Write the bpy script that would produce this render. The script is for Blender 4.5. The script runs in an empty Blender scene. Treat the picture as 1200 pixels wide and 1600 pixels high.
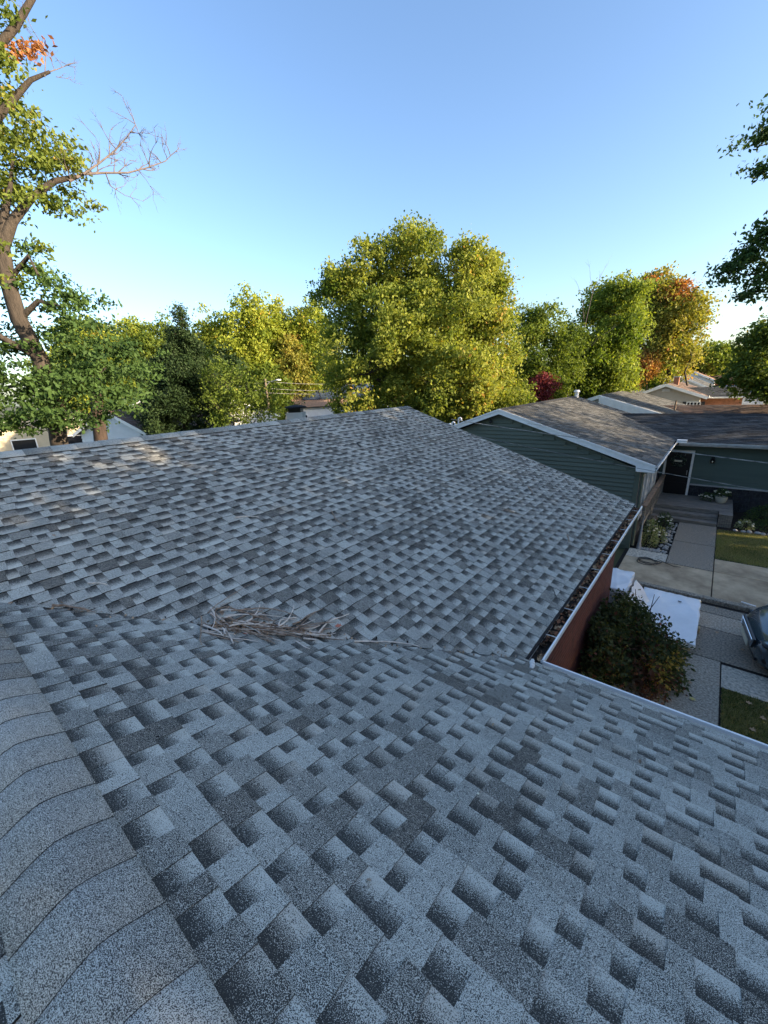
import bpy, bmesh, math, random
import numpy as np
from mathutils import Vector, Matrix

R = math.radians
sc = bpy.context.scene
COL = sc.collection
EYE = 4.95                      # the camera stands 1.3 m above the ridge of the near wing
SUN_AZ, SUN_EL = 16.0, 15.0     # degrees, counter-clockwise from +X / above the horizon

# ---------------------------------------------------------------- camera
F_PX, PITCH, ROLL, YAW = 627.19, 0.302825548, -0.0486309957, 0.697726005
cy, sy, cp, sp = math.cos(YAW), math.sin(YAW), math.cos(PITCH), math.sin(PITCH)
FW = Vector((-sy * cp, cy * cp, -sp)); RT = Vector((cy, sy, 0)); UP = RT.cross(FW)
c_, s_ = math.cos(ROLL), math.sin(ROLL)
RT, UP = c_ * RT + s_ * UP, -s_ * RT + c_ * UP
cam = bpy.data.cameras.new('camera'); camo = bpy.data.objects.new('camera', cam); COL.objects.link(camo)
cam.sensor_fit = 'VERTICAL'; cam.sensor_height = 24; cam.lens = 24 * F_PX / 1600
cam.clip_start = 0.05; cam.clip_end = 3000
m = Matrix((RT, UP, -FW)).transposed().to_4x4(); m.translation = (0, 0, EYE); camo.matrix_world = m
sc.camera = camo

# ---------------------------------------------------------------- sky, sun, exposure
w = bpy.data.worlds.new('World'); sc.world = w; w.use_nodes = True
nt = w.node_tree
sky = nt.nodes.new('ShaderNodeTexSky'); sky.sky_type = 'NISHITA'; sky.sun_disc = False
sky.sun_elevation = R(SUN_EL); sky.sun_rotation = R(90 - SUN_AZ)
sky.air_density = 1.0; sky.dust_density = 1.6; sky.ozone_density = 2.4
hs_ = nt.nodes.new('ShaderNodeHueSaturation'); hs_.inputs['Saturation'].default_value = 1.04; hs_.inputs['Hue'].default_value = 0.503
nt.links.new(sky.outputs[0], hs_.inputs['Color']); nt.links.new(hs_.outputs[0], nt.nodes['Background'].inputs[0]); nt.nodes['Background'].inputs[1].default_value = 0.135
sl = bpy.data.lights.new('sun', 'SUN'); sl.energy = 5.0; sl.angle = R(0.5); sl.color = (1, 0.80, 0.55)
so = bpy.data.objects.new('sun', sl); COL.objects.link(so)
sd = Vector((math.cos(R(SUN_EL)) * math.cos(R(SUN_AZ)), math.cos(R(SUN_EL)) * math.sin(R(SUN_AZ)), math.sin(R(SUN_EL))))
so.rotation_euler = sd.to_track_quat('Z', 'Y').to_euler(); so.location = sd * 60
sc.view_settings.view_transform = 'Standard'; sc.view_settings.look = 'None'
sc.view_settings.gamma = 1; sc.view_settings.use_curve_mapping = False
sc.view_settings.exposure = 1.62
sc.cycles.max_bounces = 8; sc.cycles.transparent_max_bounces = 8

# ---------------------------------------------------------------- helpers
def at(px, py, D=None, z=None):
    """the point of the place seen at a pixel of the 1200x1600 photograph, at ground distance D or height z"""
    v = RT * ((px - 600) / F_PX) - UP * ((py - 800) / F_PX) + FW
    t = D / math.hypot(v.x, v.y) if D is not None else (z - EYE) / v.z
    return Vector((v.x * t, v.y * t, EYE + v.z * t))

def tag(o, label=None, cat=None, group=None, kind=None):
    if label: o['label'] = label
    if cat: o['category'] = cat
    if group: o['group'] = group
    if kind: o['kind'] = kind
    return o

def empty(name, loc=(0, 0, 0), label=None, cat=None, group=None, kind=None, rz=0):
    o = bpy.data.objects.new(name, None); COL.objects.link(o); o.location = loc; o.rotation_euler.z = rz
    o.empty_display_size = 0.2
    return tag(o, label, cat, group, kind)

def link(name, me, parent=None, matrix=None):
    """matrix is in world space; parents are never scaled"""
    o = bpy.data.objects.new(name, me); COL.objects.link(o)
    M = matrix if matrix is not None else Matrix()
    if parent is not None:
        o.parent = parent; M = wm(parent).inverted() @ M
    o.matrix_basis = M
    return o

def wm(o):
    M = o.matrix_basis.copy() if o.type != 'EMPTY' else Matrix.LocRotScale(o.location, o.rotation_euler, None)
    return wm(o.parent) @ M if o.parent else M

def local(o):
    return Matrix.LocRotScale(o.location, o.rotation_euler, o.scale)

class MB:
    """collects shapes in world coordinates, then links them as one mesh"""
    def __init__(s): s.v = []; s.f = []; s.mi = []; s.cur = 0
    def add(s, vs, fs):
        b = len(s.v); s.v += [tuple(v) for v in vs]
        for f in fs: s.f.append([b + i for i in f]); s.mi.append(s.cur)
        return s
    def box(s, x0, x1, y0, y1, z0, z1):
        vs = [(x, y, z) for z in (z0, z1) for y in (y0, y1) for x in (x0, x1)]
        return s.add(vs, [(0, 2, 3, 1), (4, 5, 7, 6), (0, 1, 5, 4), (2, 6, 7, 3), (0, 4, 6, 2), (1, 3, 7, 5)])
    def hexa(s, p):
        return s.add(p, [(0, 3, 2, 1), (4, 5, 6, 7), (0, 1, 5, 4), (1, 2, 6, 5), (2, 3, 7, 6), (3, 0, 4, 7)])
    def bar(s, a, b, w_, h_, up=(0, 0, 1)):
        a = Vector(a); b = Vector(b); d = (b - a).normalized(); u = Vector(up)
        sx = d.cross(u)
        if sx.length < 1e-3: sx = d.cross(Vector((1, 0, 0)))
        sx.normalize(); u = sx.cross(d).normalized(); sx *= w_ / 2; u *= h_ / 2
        return s.hexa([a - sx - u, a + sx - u, a + sx + u, a - sx + u, b - sx - u, b + sx - u, b + sx + u, b - sx + u])
    def tube(s, pts, rad, n=8, cap=True):
        pts = [Vector(p) for p in pts]; rad = rad if isinstance(rad, (list, tuple)) else [rad] * len(pts)
        vs = []; prev = None
        for i, p in enumerate(pts):
            d = (pts[min(i + 1, len(pts) - 1)] - pts[max(i - 1, 0)]).normalized()
            if prev is None: prev = d.orthogonal().normalized()
            prev = (prev - d * prev.dot(d)); prev = prev.normalized() if prev.length > 1e-4 else d.orthogonal().normalized()
            q = d.cross(prev)
            for k in range(n):
                a = 2 * math.pi * k / n; vs.append(p + (prev * math.cos(a) + q * math.sin(a)) * rad[i])
        fs = [(i * n + k, i * n + (k + 1) % n, (i + 1) * n + (k + 1) % n, (i + 1) * n + k) for i in range(len(pts) - 1) for k in range(n)]
        if cap: fs += [tuple(range(n))[::-1], tuple((len(pts) - 1) * n + k for k in range(n))]
        return s.add(vs, fs)
    def poly(s, pts, t):
        """prism: polygon pts extruded by vector t"""
        n = len(pts); pts = [Vector(p) for p in pts]; t = Vector(t)
        return s.add(pts + [p + t for p in pts], [tuple(range(n)), tuple(range(2 * n - 1, n - 1, -1))] + [(i, i + n, (i + 1) % n + n, (i + 1) % n) for i in range(n)])
    def blob(s, c, r, seed=0, sub=1, jit=0.15):
        rg = random.Random(seed); bm = bmesh.new(); bmesh.ops.create_icosphere(bm, subdivisions=sub, radius=1)
        vs = []
        for v in bm.verts:
            k = 1 + rg.uniform(-jit, jit); vs.append((c[0] + v.co.x * r[0] * k, c[1] + v.co.y * r[1] * k, c[2] + v.co.z * r[2] * k))
        fs = [[v.index for v in f.verts] for f in bm.faces]; bm.free()
        return s.add(vs, fs)
    def build(s, name, mats, parent=None, smooth=False, bevel=0, fix=True, origin=None):
        me = bpy.data.meshes.new(name)
        o_ = Vector(origin) if origin is not None else Vector()
        me.from_pydata([(v[0] - o_.x, v[1] - o_.y, v[2] - o_.z) for v in s.v], [], s.f)
        for mt in (mats if isinstance(mats, (list, tuple)) else [mats]): me.materials.append(mt)
        if max(s.mi or [0]): me.polygons.foreach_set('material_index', s.mi)
        if fix or bevel:
            bm = bmesh.new(); bm.from_mesh(me)
            bmesh.ops.recalc_face_normals(bm, faces=bm.faces)
            if bevel: bmesh.ops.bevel(bm, geom=[e for e in bm.edges if e.is_manifold and e.calc_face_angle(0) > 0.6], offset=bevel, segments=2, affect='EDGES', profile=0.6)
            bm.to_mesh(me); bm.free()
        if smooth: me.polygons.foreach_set('use_smooth', [True] * len(me.polygons))
        return link(name, me, parent, Matrix.Translation(o_))

# ---------------------------------------------------------------- materials
def mat(name, col=(0.5, 0.5, 0.5), rough=0.7, metal=0, spec=0.4, nscale=0, namt=0.3, bump=0, bscale=None, stretch=None, col2=None, coat=0, alpha=None):
    M = bpy.data.materials.new(name); M.use_nodes = True; n = M.node_tree; B = n.nodes['Principled BSDF']
    B.inputs['Base Color'].default_value = (*col, 1); B.inputs['Roughness'].default_value = rough
    B.inputs['Metallic'].default_value = metal; B.inputs['Specular IOR Level'].default_value = spec
    B.inputs['Coat Weight'].default_value = coat
    if nscale or bump:
        tc = n.nodes.new('ShaderNodeTexCoord'); mp = n.nodes.new('ShaderNodeMapping'); n.links.new(tc.outputs['Object'], mp.inputs[0])
        if stretch: mp.inputs['Scale'].default_value = stretch
    if nscale:
        no = n.nodes.new('ShaderNodeTexNoise'); no.inputs['Scale'].default_value = nscale; no.inputs['Detail'].default_value = 6; no.inputs['Roughness'].default_value = 0.65
        n.links.new(mp.outputs[0], no.inputs['Vector'])
        rp = n.nodes.new('ShaderNodeValToRGB'); n.links.new(no.outputs[0], rp.inputs[0])
        c2 = col2 or tuple(min(1, c * (1 + namt)) for c in col); c1 = col if col2 else tuple(c * (1 - namt) for c in col)
        rp.color_ramp.elements[0].position = 0.33; rp.color_ramp.elements[1].position = 0.67
        rp.color_ramp.elements[0].color = (*c1, 1); rp.color_ramp.elements[1].color = (*c2, 1)
        n.links.new(rp.outputs[0], B.inputs['Base Color'])
    if bump:
        nb = n.nodes.new('ShaderNodeTexNoise'); nb.inputs['Scale'].default_value = bscale or nscale * 3; nb.inputs['Detail'].default_value = 4
        n.links.new(mp.outputs[0], nb.inputs['Vector']); bp = n.nodes.new('ShaderNodeBump'); bp.inputs['Strength'].default_value = bump; bp.inputs['Distance'].default_value = 0.02
        n.links.new(nb.outputs[0], bp.inputs['Height']); n.links.new(bp.outputs[0], B.inputs['Normal'])
    return M

def granule_mat(name, dark, light, brown, scale=330, use_attr=True, tone=0.5, cov=0.0):
    """asphalt shingle: dark and light mineral granules, their mix set by the 'tone' attribute"""
    M = bpy.data.materials.new(name); M.use_nodes = True; n = M.node_tree; N = n.nodes; L = n.links; B = N['Principled BSDF']
    B.inputs['Roughness'].default_value = 0.85; B.inputs['Specular IOR Level'].default_value = 0.25
    tc = N.new('ShaderNodeTexCoord'); oi = N.new('ShaderNodeObjectInfo')
    ad = N.new('ShaderNodeVectorMath'); ad.operation = 'ADD'; L.new(tc.outputs['Object'], ad.inputs[0]); L.new(oi.outputs['Location'], ad.inputs[1])
    no = N.new('ShaderNodeTexNoise'); no.inputs['Scale'].default_value = scale; no.inputs['Detail'].default_value = 1.5; L.new(ad.outputs[0], no.inputs['Vector'])
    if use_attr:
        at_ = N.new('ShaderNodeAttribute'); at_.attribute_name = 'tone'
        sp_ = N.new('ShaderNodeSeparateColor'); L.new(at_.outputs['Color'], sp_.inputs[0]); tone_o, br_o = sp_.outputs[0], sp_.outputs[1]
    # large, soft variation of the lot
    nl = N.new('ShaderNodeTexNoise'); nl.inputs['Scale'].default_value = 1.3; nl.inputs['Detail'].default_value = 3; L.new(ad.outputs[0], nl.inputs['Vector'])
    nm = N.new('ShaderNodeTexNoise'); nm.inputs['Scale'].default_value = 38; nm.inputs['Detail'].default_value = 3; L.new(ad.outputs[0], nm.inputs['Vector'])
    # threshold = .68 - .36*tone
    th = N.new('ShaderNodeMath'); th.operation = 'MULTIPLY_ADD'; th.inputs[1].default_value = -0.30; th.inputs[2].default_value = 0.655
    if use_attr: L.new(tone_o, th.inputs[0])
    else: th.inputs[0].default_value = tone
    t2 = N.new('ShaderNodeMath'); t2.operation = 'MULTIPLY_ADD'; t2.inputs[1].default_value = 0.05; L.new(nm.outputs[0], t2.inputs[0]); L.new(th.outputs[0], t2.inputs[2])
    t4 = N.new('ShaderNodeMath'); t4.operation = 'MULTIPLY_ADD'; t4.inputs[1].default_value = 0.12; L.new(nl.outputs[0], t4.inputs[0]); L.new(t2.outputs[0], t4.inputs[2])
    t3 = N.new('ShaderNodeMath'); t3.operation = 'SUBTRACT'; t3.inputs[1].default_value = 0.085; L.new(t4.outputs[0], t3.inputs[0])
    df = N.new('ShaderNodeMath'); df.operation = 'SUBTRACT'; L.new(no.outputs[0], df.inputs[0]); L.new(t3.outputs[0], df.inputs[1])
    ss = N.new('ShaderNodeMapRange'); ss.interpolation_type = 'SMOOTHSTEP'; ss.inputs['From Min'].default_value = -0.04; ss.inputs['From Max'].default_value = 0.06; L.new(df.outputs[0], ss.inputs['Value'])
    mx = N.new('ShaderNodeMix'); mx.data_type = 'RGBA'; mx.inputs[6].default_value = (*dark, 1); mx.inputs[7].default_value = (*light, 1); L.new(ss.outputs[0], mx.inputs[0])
    m2 = N.new('ShaderNodeMix'); m2.data_type = 'RGBA'; m2.blend_type = 'MULTIPLY'; m2.inputs[7].default_value = (*brown, 1); L.new(mx.outputs[2], m2.inputs[6])
    if use_attr: L.new(br_o, m2.inputs[0])
    else: m2.inputs[0].default_value = 0.4
    L.new(m2.outputs[2], B.inputs['Base Color'])
    bp = N.new('ShaderNodeBump'); bp.inputs['Strength'].default_value = 0.12; bp.inputs['Distance'].default_value = 0.002; L.new(no.outputs[0], bp.inputs['Height']); L.new(bp.outputs[0], B.inputs['Normal'])
    return M

def leaf_mat(name, ca, cb, cc=None, trans=0.4, ccamt=0.12):
    """leaves: each leaf takes its own colour between ca and cb, a few cc"""
    M = bpy.data.materials.new(name); M.use_nodes = True; n = M.node_tree; N = n.nodes; L = n.links
    for q in list(N): N.remove(q)
    out = N.new('ShaderNodeOutputMaterial'); a = N.new('ShaderNodeAttribute'); a.attribute_name = 'tone'
    rp = N.new('ShaderNodeValToRGB'); L.new(a.outputs['Fac'], rp.inputs[0])
    e = rp.color_ramp.elements; e[0].color = (*ca, 1); e[0].position = 0.1; e[1].color = (*cb, 1); e[1].position = 0.85
    if cc: x = rp.color_ramp.elements.new(1 - ccamt * 0.3); x.color = (*cc, 1)
    d = N.new('ShaderNodeBsdfPrincipled'); d.inputs['Roughness'].default_value = 0.6; d.inputs['Specular IOR Level'].default_value = 0.15
    t = N.new('ShaderNodeBsdfTranslucent'); mx = N.new('ShaderNodeMixShader'); mx.inputs[0].default_value = trans
    br = N.new('ShaderNodeMix'); br.data_type = 'RGBA'; br.blend_type = 'MULTIPLY'; br.inputs[0].default_value = 1; br.inputs[7].default_value = (1.35, 1.3, 0.6, 1)
    L.new(rp.outputs[0], br.inputs[6]); L.new(br.outputs[2], t.inputs[0])
    L.new(rp.outputs[0], d.inputs['Base Color']); L.new(d.outputs[0], mx.inputs[1]); L.new(t.outputs[0], mx.inputs[2]); L.new(mx.outputs[0], out.inputs[0])
    return M

M = {}
M['shingle'] = granule_mat('blue_grey_shingle', (0.043, 0.043, 0.039), (0.54, 0.535, 0.465), (0.92, 0.80, 0.72), scale=420)
M['cap'] = granule_mat('ridge_cap_granules', (0.052, 0.053, 0.050), (0.50, 0.505, 0.455), (0.96, 0.94, 0.92), scale=420)
M['dark_shingle'] = granule_mat('charcoal_shingle', (0.022, 0.023, 0.022), (0.15, 0.15, 0.14), (0.92, 0.85, 0.8), scale=120)
M['black_shingle'] = granule_mat('blue_black_shingle', (0.015, 0.016, 0.017), (0.085, 0.088, 0.088), (0.92, 0.88, 0.85), scale=120)
M['brown_shingle'] = granule_mat('brown_shingle', (0.05, 0.035, 0.028), (0.25, 0.18, 0.14), (0.95, 0.75, 0.6), scale=90)
M['cut_edge'] = mat('black_asphalt_edge', (0.012, 0.012, 0.013), 0.8)
M['felt'] = mat('roofing_felt', (0.02, 0.02, 0.022), 0.9)
M['white_paint'] = mat('white_painted_metal', (0.82, 0.80, 0.76), 0.45, nscale=3, namt=0.07)
M['white_trim'] = mat('white_vinyl_trim', (0.82, 0.80, 0.76), 0.5, nscale=4, namt=0.08)
M['grey_trim'] = mat('weathered_grey_trim', (0.38, 0.38, 0.37), 0.6, nscale=6, namt=0.2)
M['green_siding'] = mat('sage_green_siding', (0.105, 0.125, 0.092), 0.6, nscale=1.5, namt=0.12, stretch=(0.3, 0.3, 3))
M['teal_siding'] = mat('teal_green_siding', (0.078, 0.110, 0.088), 0.6, nscale=1.5, namt=0.12, stretch=(0.3, 0.3, 3))
M['tan_siding'] = mat('beige_siding', (0.36, 0.33, 0.28), 0.65, nscale=1.5, namt=0.08)
M['white_siding'] = mat('white_siding', (0.66, 0.66, 0.66), 0.6, nscale=2, namt=0.06)
M['cream_wall'] = mat('cream_wall', (0.50, 0.42, 0.29), 0.7, nscale=2, namt=0.08)
M['dark_stone'] = mat('dark_ledge_stone', (0.028, 0.030, 0.036), 0.8, nscale=8, namt=0.6, bump=0.6)
M['brick'] = mat('red_brick', (0.085, 0.022, 0.016), 0.9, nscale=9, namt=0.5, bump=0.4, bscale=60)
M['far_brick'] = mat('orange_brick', (0.33, 0.14, 0.075), 0.9, nscale=9, namt=0.3)
M['mortar'] = mat('mortar', (0.17, 0.095, 0.08), 0.95, nscale=30, namt=0.15)
M['glass'] = mat('dark_window_glass', (0.012, 0.014, 0.018), 0.06, spec=0.6)
M['dark'] = mat('black_painted_door', (0.010, 0.009, 0.010), 0.35)
M['black'] = mat('black_plastic', (0.012, 0.012, 0.013), 0.4)
M['bark'] = mat('grey_brown_bark', (0.045, 0.036, 0.029), 0.95, nscale=3, namt=0.5, bump=0.9, bscale=9, stretch=(4, 4, 0.8))
M['bark_pale'] = mat('pale_bark', (0.15, 0.115, 0.085), 0.9, nscale=5, namt=0.4, bump=0.5)
M['dead_bark'] = mat('bare_dead_wood', (0.11, 0.09, 0.085), 0.9, nscale=6, namt=0.3)
M['twig'] = mat('dry_twig_bark', (0.13, 0.075, 0.045), 0.9, nscale=30, namt=0.6, col2=(0.42, 0.31, 0.22))
M['twig_pale'] = mat('bleached_twig', (0.62, 0.53, 0.44), 0.9, nscale=30, namt=0.3)
M['deck_wood'] = mat('weathered_deck_wood', (0.22, 0.195, 0.165), 0.85, nscale=4, namt=0.45, stretch=(1, 9, 9), bump=0.3, bscale=30)
M['rail_wood'] = mat('brown_rail_wood', (0.23, 0.16, 0.11), 0.8, nscale=5, namt=0.4)
M['pine'] = mat('raw_pine_board', (0.55, 0.40, 0.22), 0.8, nscale=8, namt=0.2)
M['aggregate'] = mat('exposed_aggregate', (0.17, 0.15, 0.12), 0.95, nscale=30, namt=0.8, col2=(0.62, 0.54, 0.42), bump=0.4, bscale=80)
M['aggregate_dark'] = mat('dark_aggregate', (0.10, 0.088, 0.07), 0.95, nscale=30, namt=0.8, col2=(0.46, 0.39, 0.30), bump=0.4, bscale=80)
M['concrete'] = mat('old_tan_concrete', (0.25, 0.18, 0.11), 0.92, nscale=1.1, col2=(0.66, 0.51, 0.33), bump=0.25, bscale=60)
M['concrete_pale'] = mat('pale_concrete', (0.24, 0.225, 0.19), 0.92, nscale=22, col2=(0.76, 0.68, 0.54), bump=0.3, bscale=60)
M['asphalt'] = mat('asphalt', (0.05, 0.05, 0.052), 0.95, nscale=60, namt=0.4)
M['soil'] = mat('dark_soil', (0.022, 0.016, 0.012), 1, nscale=18, namt=0.6, bump=0.8)
M['lawn_base'] = mat('lawn_soil', (0.05, 0.055, 0.022), 1, nscale=3, namt=0.5, col2=(0.08, 0.085, 0.04))
M['ground'] = mat('grass_ground', (0.05, 0.062, 0.022), 1, nscale=0.15, namt=0.4, col2=(0.10, 0.095, 0.045))
M['stone'] = mat('pale_river_stone', (0.42, 0.40, 0.37), 0.85, nscale=9, namt=0.25)
M['plaster'] = mat('white_sealant', (0.66, 0.63, 0.58), 0.85, nscale=20, namt=0.2)
M['sheet'] = mat('white_plastic_sheet', (0.86, 0.85, 0.84), 0.32, nscale=2.5, namt=0.06, bump=0.12, bscale=4)
M['solar'] = mat('solar_panel_glass', (0.035, 0.05, 0.09), 0.12, spec=0.8)
M['steel'] = mat('galvanised_steel', (0.45, 0.46, 0.47), 0.35, metal=0.8)
M['red_leaf'] = mat('red_dead_leaf', (0.55, 0.16, 0.09), 0.6)
M['tan_leaf'] = mat('tan_dead_leaf', (0.42, 0.27, 0.15), 0.8, nscale=15, namt=0.3)
M['yellow_leaf'] = mat('yellow_fallen_leaf', (0.62, 0.50, 0.16), 0.7)
M['pot'] = mat('pale_clay_pot', (0.50, 0.47, 0.38), 0.7)
M['petal'] = mat('cream_petals', (0.70, 0.66, 0.50), 0.6)
M['cable'] = mat('pale_service_cable', (0.05, 0.05, 0.05), 0.6, nscale=5, col2=(0.42, 0.41, 0.38))
M['car_paint'] = mat('blue_grey_car_paint', (0.07, 0.11, 0.135), 0.25, metal=0.5, coat=1)
M['chrome'] = mat('chrome', (0.7, 0.72, 0.74), 0.12, metal=1)
M['tyre'] = mat('tyre_rubber', (0.015, 0.015, 0.015), 0.85)
M['lamp_glass'] = mat('headlight_glass', (0.32, 0.35, 0.38), 0.08, spec=0.8)
M['terracotta_roof'] = mat('light_brown_roof', (0.30, 0.19, 0.13), 0.9, nscale=5, namt=0.25)  # mottled light brown, shared by several far roofs

# ================================================================ GROUND
def ground_sheet(name, x0, x1, y0, y1, z, mt):
    b = MB(); b.add([(x0, y0, z), (x1, y0, z), (x1, y1, z), (x0, y1, z)], [(0, 1, 2, 3)])
    return tag(b.build(name, mt, fix=False), kind='structure')
ground_sheet('ground', -1500, 1500, -1500, 1500, -0.05, M['ground'])
ground_sheet('street', 13, 21, -200, 600, -0.03, M['asphalt'])
# the beds of dark soil seen between the paved strips
ground_sheet('soil', -1.6, 13, 2.5, 18.8, -0.006, M['soil'])

def panels(name, z, specs):
    root = empty(name, (specs[0][0], specs[0][2], 0), kind='structure')
    for k, (x0, x1, y0, y1, mt) in enumerate(specs):
        MB().box(x0, x1, y0, y1, -0.12, z + 0.003 * (k % 3)).build('concrete_panel', M[mt], root, bevel=0.008, origin=(x0, y0, 0))
    return root
panels('garden_path', 0.0, [(-1.15, 0.668, 6.512, 8.305, 'aggregate'), (-1.15, 0.668, 4.7, 6.5, 'aggregate'), (-1.15, 0.668, 2.6, 4.688, 'aggregate'),
                            (0.685, 2.6, 7.55, 8.24, 'concrete_pale'), (2.62, 4.6, 7.55, 8.24, 'concrete_pale'), (4.62, 8.6, 7.55, 8.24, 'concrete_pale')])
panels('driveway', 0.0, [(-1.15, 2.1, 8.325, 9.44, 'aggregate_dark'), (2.12, 6.1, 8.325, 9.44, 'aggregate_dark'), (6.12, 13, 8.32, 9.42, 'aggregate_dark'),
                         (-1.15, 2.1, 9.46, 10.12, 'aggregate'), (2.12, 6.1, 9.46, 10.12, 'aggregate'), (6.12, 13, 9.46, 10.12, 'aggregate'),
                         (-1.15, 13, 10.14, 10.5, 'aggregate_dark')])
panels('shared_driveway', 0.03, [(-1.5, 0.455, 10.8, 12.45, 'concrete'), (0.475, 3.9, 10.8, 12.45, 'concrete'), (3.92, 13, 10.8, 12.45, 'concrete'),
                                 (-1.5, -0.56, 12.47, 13.1, 'concrete_pale'), (0.475, 3.9, 12.47, 13.4, 'concrete'), (3.92, 13, 12.47, 13.4, 'concrete')])
panels('front_walk', 0.035, [(-0.54, 0.455, 12.47, 14.4, 'aggregate_dark'), (-0.54, 0.455, 14.42, 16.4, 'aggregate_dark')])
kb = MB().box(-1.5, 13, 10.62, 10.78, -0.1, 0.09).build('driveway_kerb', M['aggregate_dark'], bevel=0.02); tag(kb, kind='structure')
ground_sheet('front_lawn', 0.47, 13, 13.42, 16.2, 0.02, M['lawn_base'])
ground_sheet('side_lawn', 0.69, 13, 3.4, 7.52, 0.0, M['lawn_base'])
lawn_near = leaf_mat('grass_blades', (0.07, 0.12, 0.03), (0.24, 0.30, 0.09), (0.46, 0.40, 0.20), trans=0.3, ccamt=0.9)
def grass(name, x0, x1, y0, y1, z, n, seed, h=0.05):
    rg = np.random.RandomState(seed)
    x = rg.uniform(x0, x1, n); y = rg.uniform(y0, y1, n); a = rg.uniform(0, 6.28, n); hh = h * rg.uniform(.5, 1.3, n); l = rg.normal(0, .02, (n, 2))
    wv = 0.007
    v = np.zeros((n, 3, 3)); v[:, 0] = np.stack([x - wv * np.cos(a), y - wv * np.sin(a), np.full(n, z)], 1); v[:, 1] = np.stack([x + wv * np.cos(a), y + wv * np.sin(a), np.full(n, z)], 1)
    v[:, 2] = np.stack([x + l[:, 0], y + l[:, 1], z + hh], 1)
    me = bpy.data.meshes.new(name); me.vertices.add(3 * n); me.vertices.foreach_set('co', v.ravel()); me.loops.add(3 * n); me.loops.foreach_set('vertex_index', np.arange(3 * n))
    me.polygons.add(n); me.polygons.foreach_set('loop_start', np.arange(0, 3 * n, 3))
    t = me.attributes.new('tone', 'FLOAT', 'FACE'); pat = 0.5 + 0.5 * np.sin(x * 3.1 + 1.3 * np.sin(y * 2.3)) * np.sin(y * 2.2 + x)
    t.data.foreach_set('value', np.clip(rg.normal(.35, .2, n) + .45 * pat, 0, 1).astype(np.float32))
    me.materials.append(lawn_near); me.update(); return tag(link(name, me), kind='stuff', label='short mixed green and straw coloured grass of the ' + name.replace('_', ' '), cat='grass')
grass('front_lawn_grass', 0.48, 3.4, 13.45, 16.15, 0.02, 45000, 3)
grass('side_lawn_grass', 0.70, 2.6, 4.0, 7.5, 0.0, 60000, 4)

# ================================================================ OUR HOUSE (its roof is what we stand on)
S = 0.347; K = math.sqrt(1 + S * S); E_ = 0.1275
XE, YE, ZE = -0.867, 3.093, 2.6         # lines where the two slopes would meet z = 2.6
XR = -6.15; ZR1 = ZE + S * (XE - XR)    # main ridge (runs along Y)
ZR2 = ZE + S * YE                       # ridge of the wing (runs along X at Y = 0)
YRAKE = 8.47
XEDGE, YEDGE = -0.99, 2.985             # shingle edges over the gutters
house = empty('brick_house', (XR, 0, 0), 'brick house in the foreground, seen from its own roof of blue-grey shingles', 'house')

dk = MB()
def z1(x): return ZE + S * (XE - x) - 0.012
def z2(y): return ZE + S * (YE - y) - 0.012
XV = XE - YE    # where the wing ridge meets the main slope
def slab(b, pts, t=0.03): b.poly(pts, (0, 0, -t))
slab(dk, [(XR, -6, z1(XR)), (XEDGE + .01, -6, z1(XEDGE + .01)), (XEDGE + .01, -YE, z1(XEDGE + .01)), (XV, 0, z1(XV)), (XEDGE + .01, YE - .12, z1(XEDGE + .01)), (XEDGE + .01, YRAKE - .01, z1(XEDGE + .01)), (XR, YRAKE - .01, z1(XR))])
slab(dk, [(XR, YRAKE - .01, z1(XR)), (2 * XR - XE, YRAKE - .01, ZE), (2 * XR - XE, -6, ZE), (XR, -6, z1(XR))])
slab(dk, [(XV, 0, z2(0)), (XE, YE, z2(YE)), (XE, YEDGE, z2(YEDGE)), (5.5, YEDGE, z2(YEDGE)), (5.5, 0, z2(0))])
slab(dk, [(XV, 0, z2(0)), (5.5, 0, z2(0)), (5.5, -YE, z2(YE)), (XE, -YE, z2(YE))])
roof = dk.build('roof', M['felt'], house, origin=(XR, 0, 0))

rgs = random.Random(11)
def clip_planes(bm, planes):
    for co, no in planes:
        if any((v.co - co).dot(no) > 0 for v in bm.verts):
            bmesh.ops.bisect_plane(bm, geom=bm.verts[:] + bm.edges[:] + bm.faces[:], dist=1e-5, plane_co=co, plane_no=no, clear_outer=True)

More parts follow.
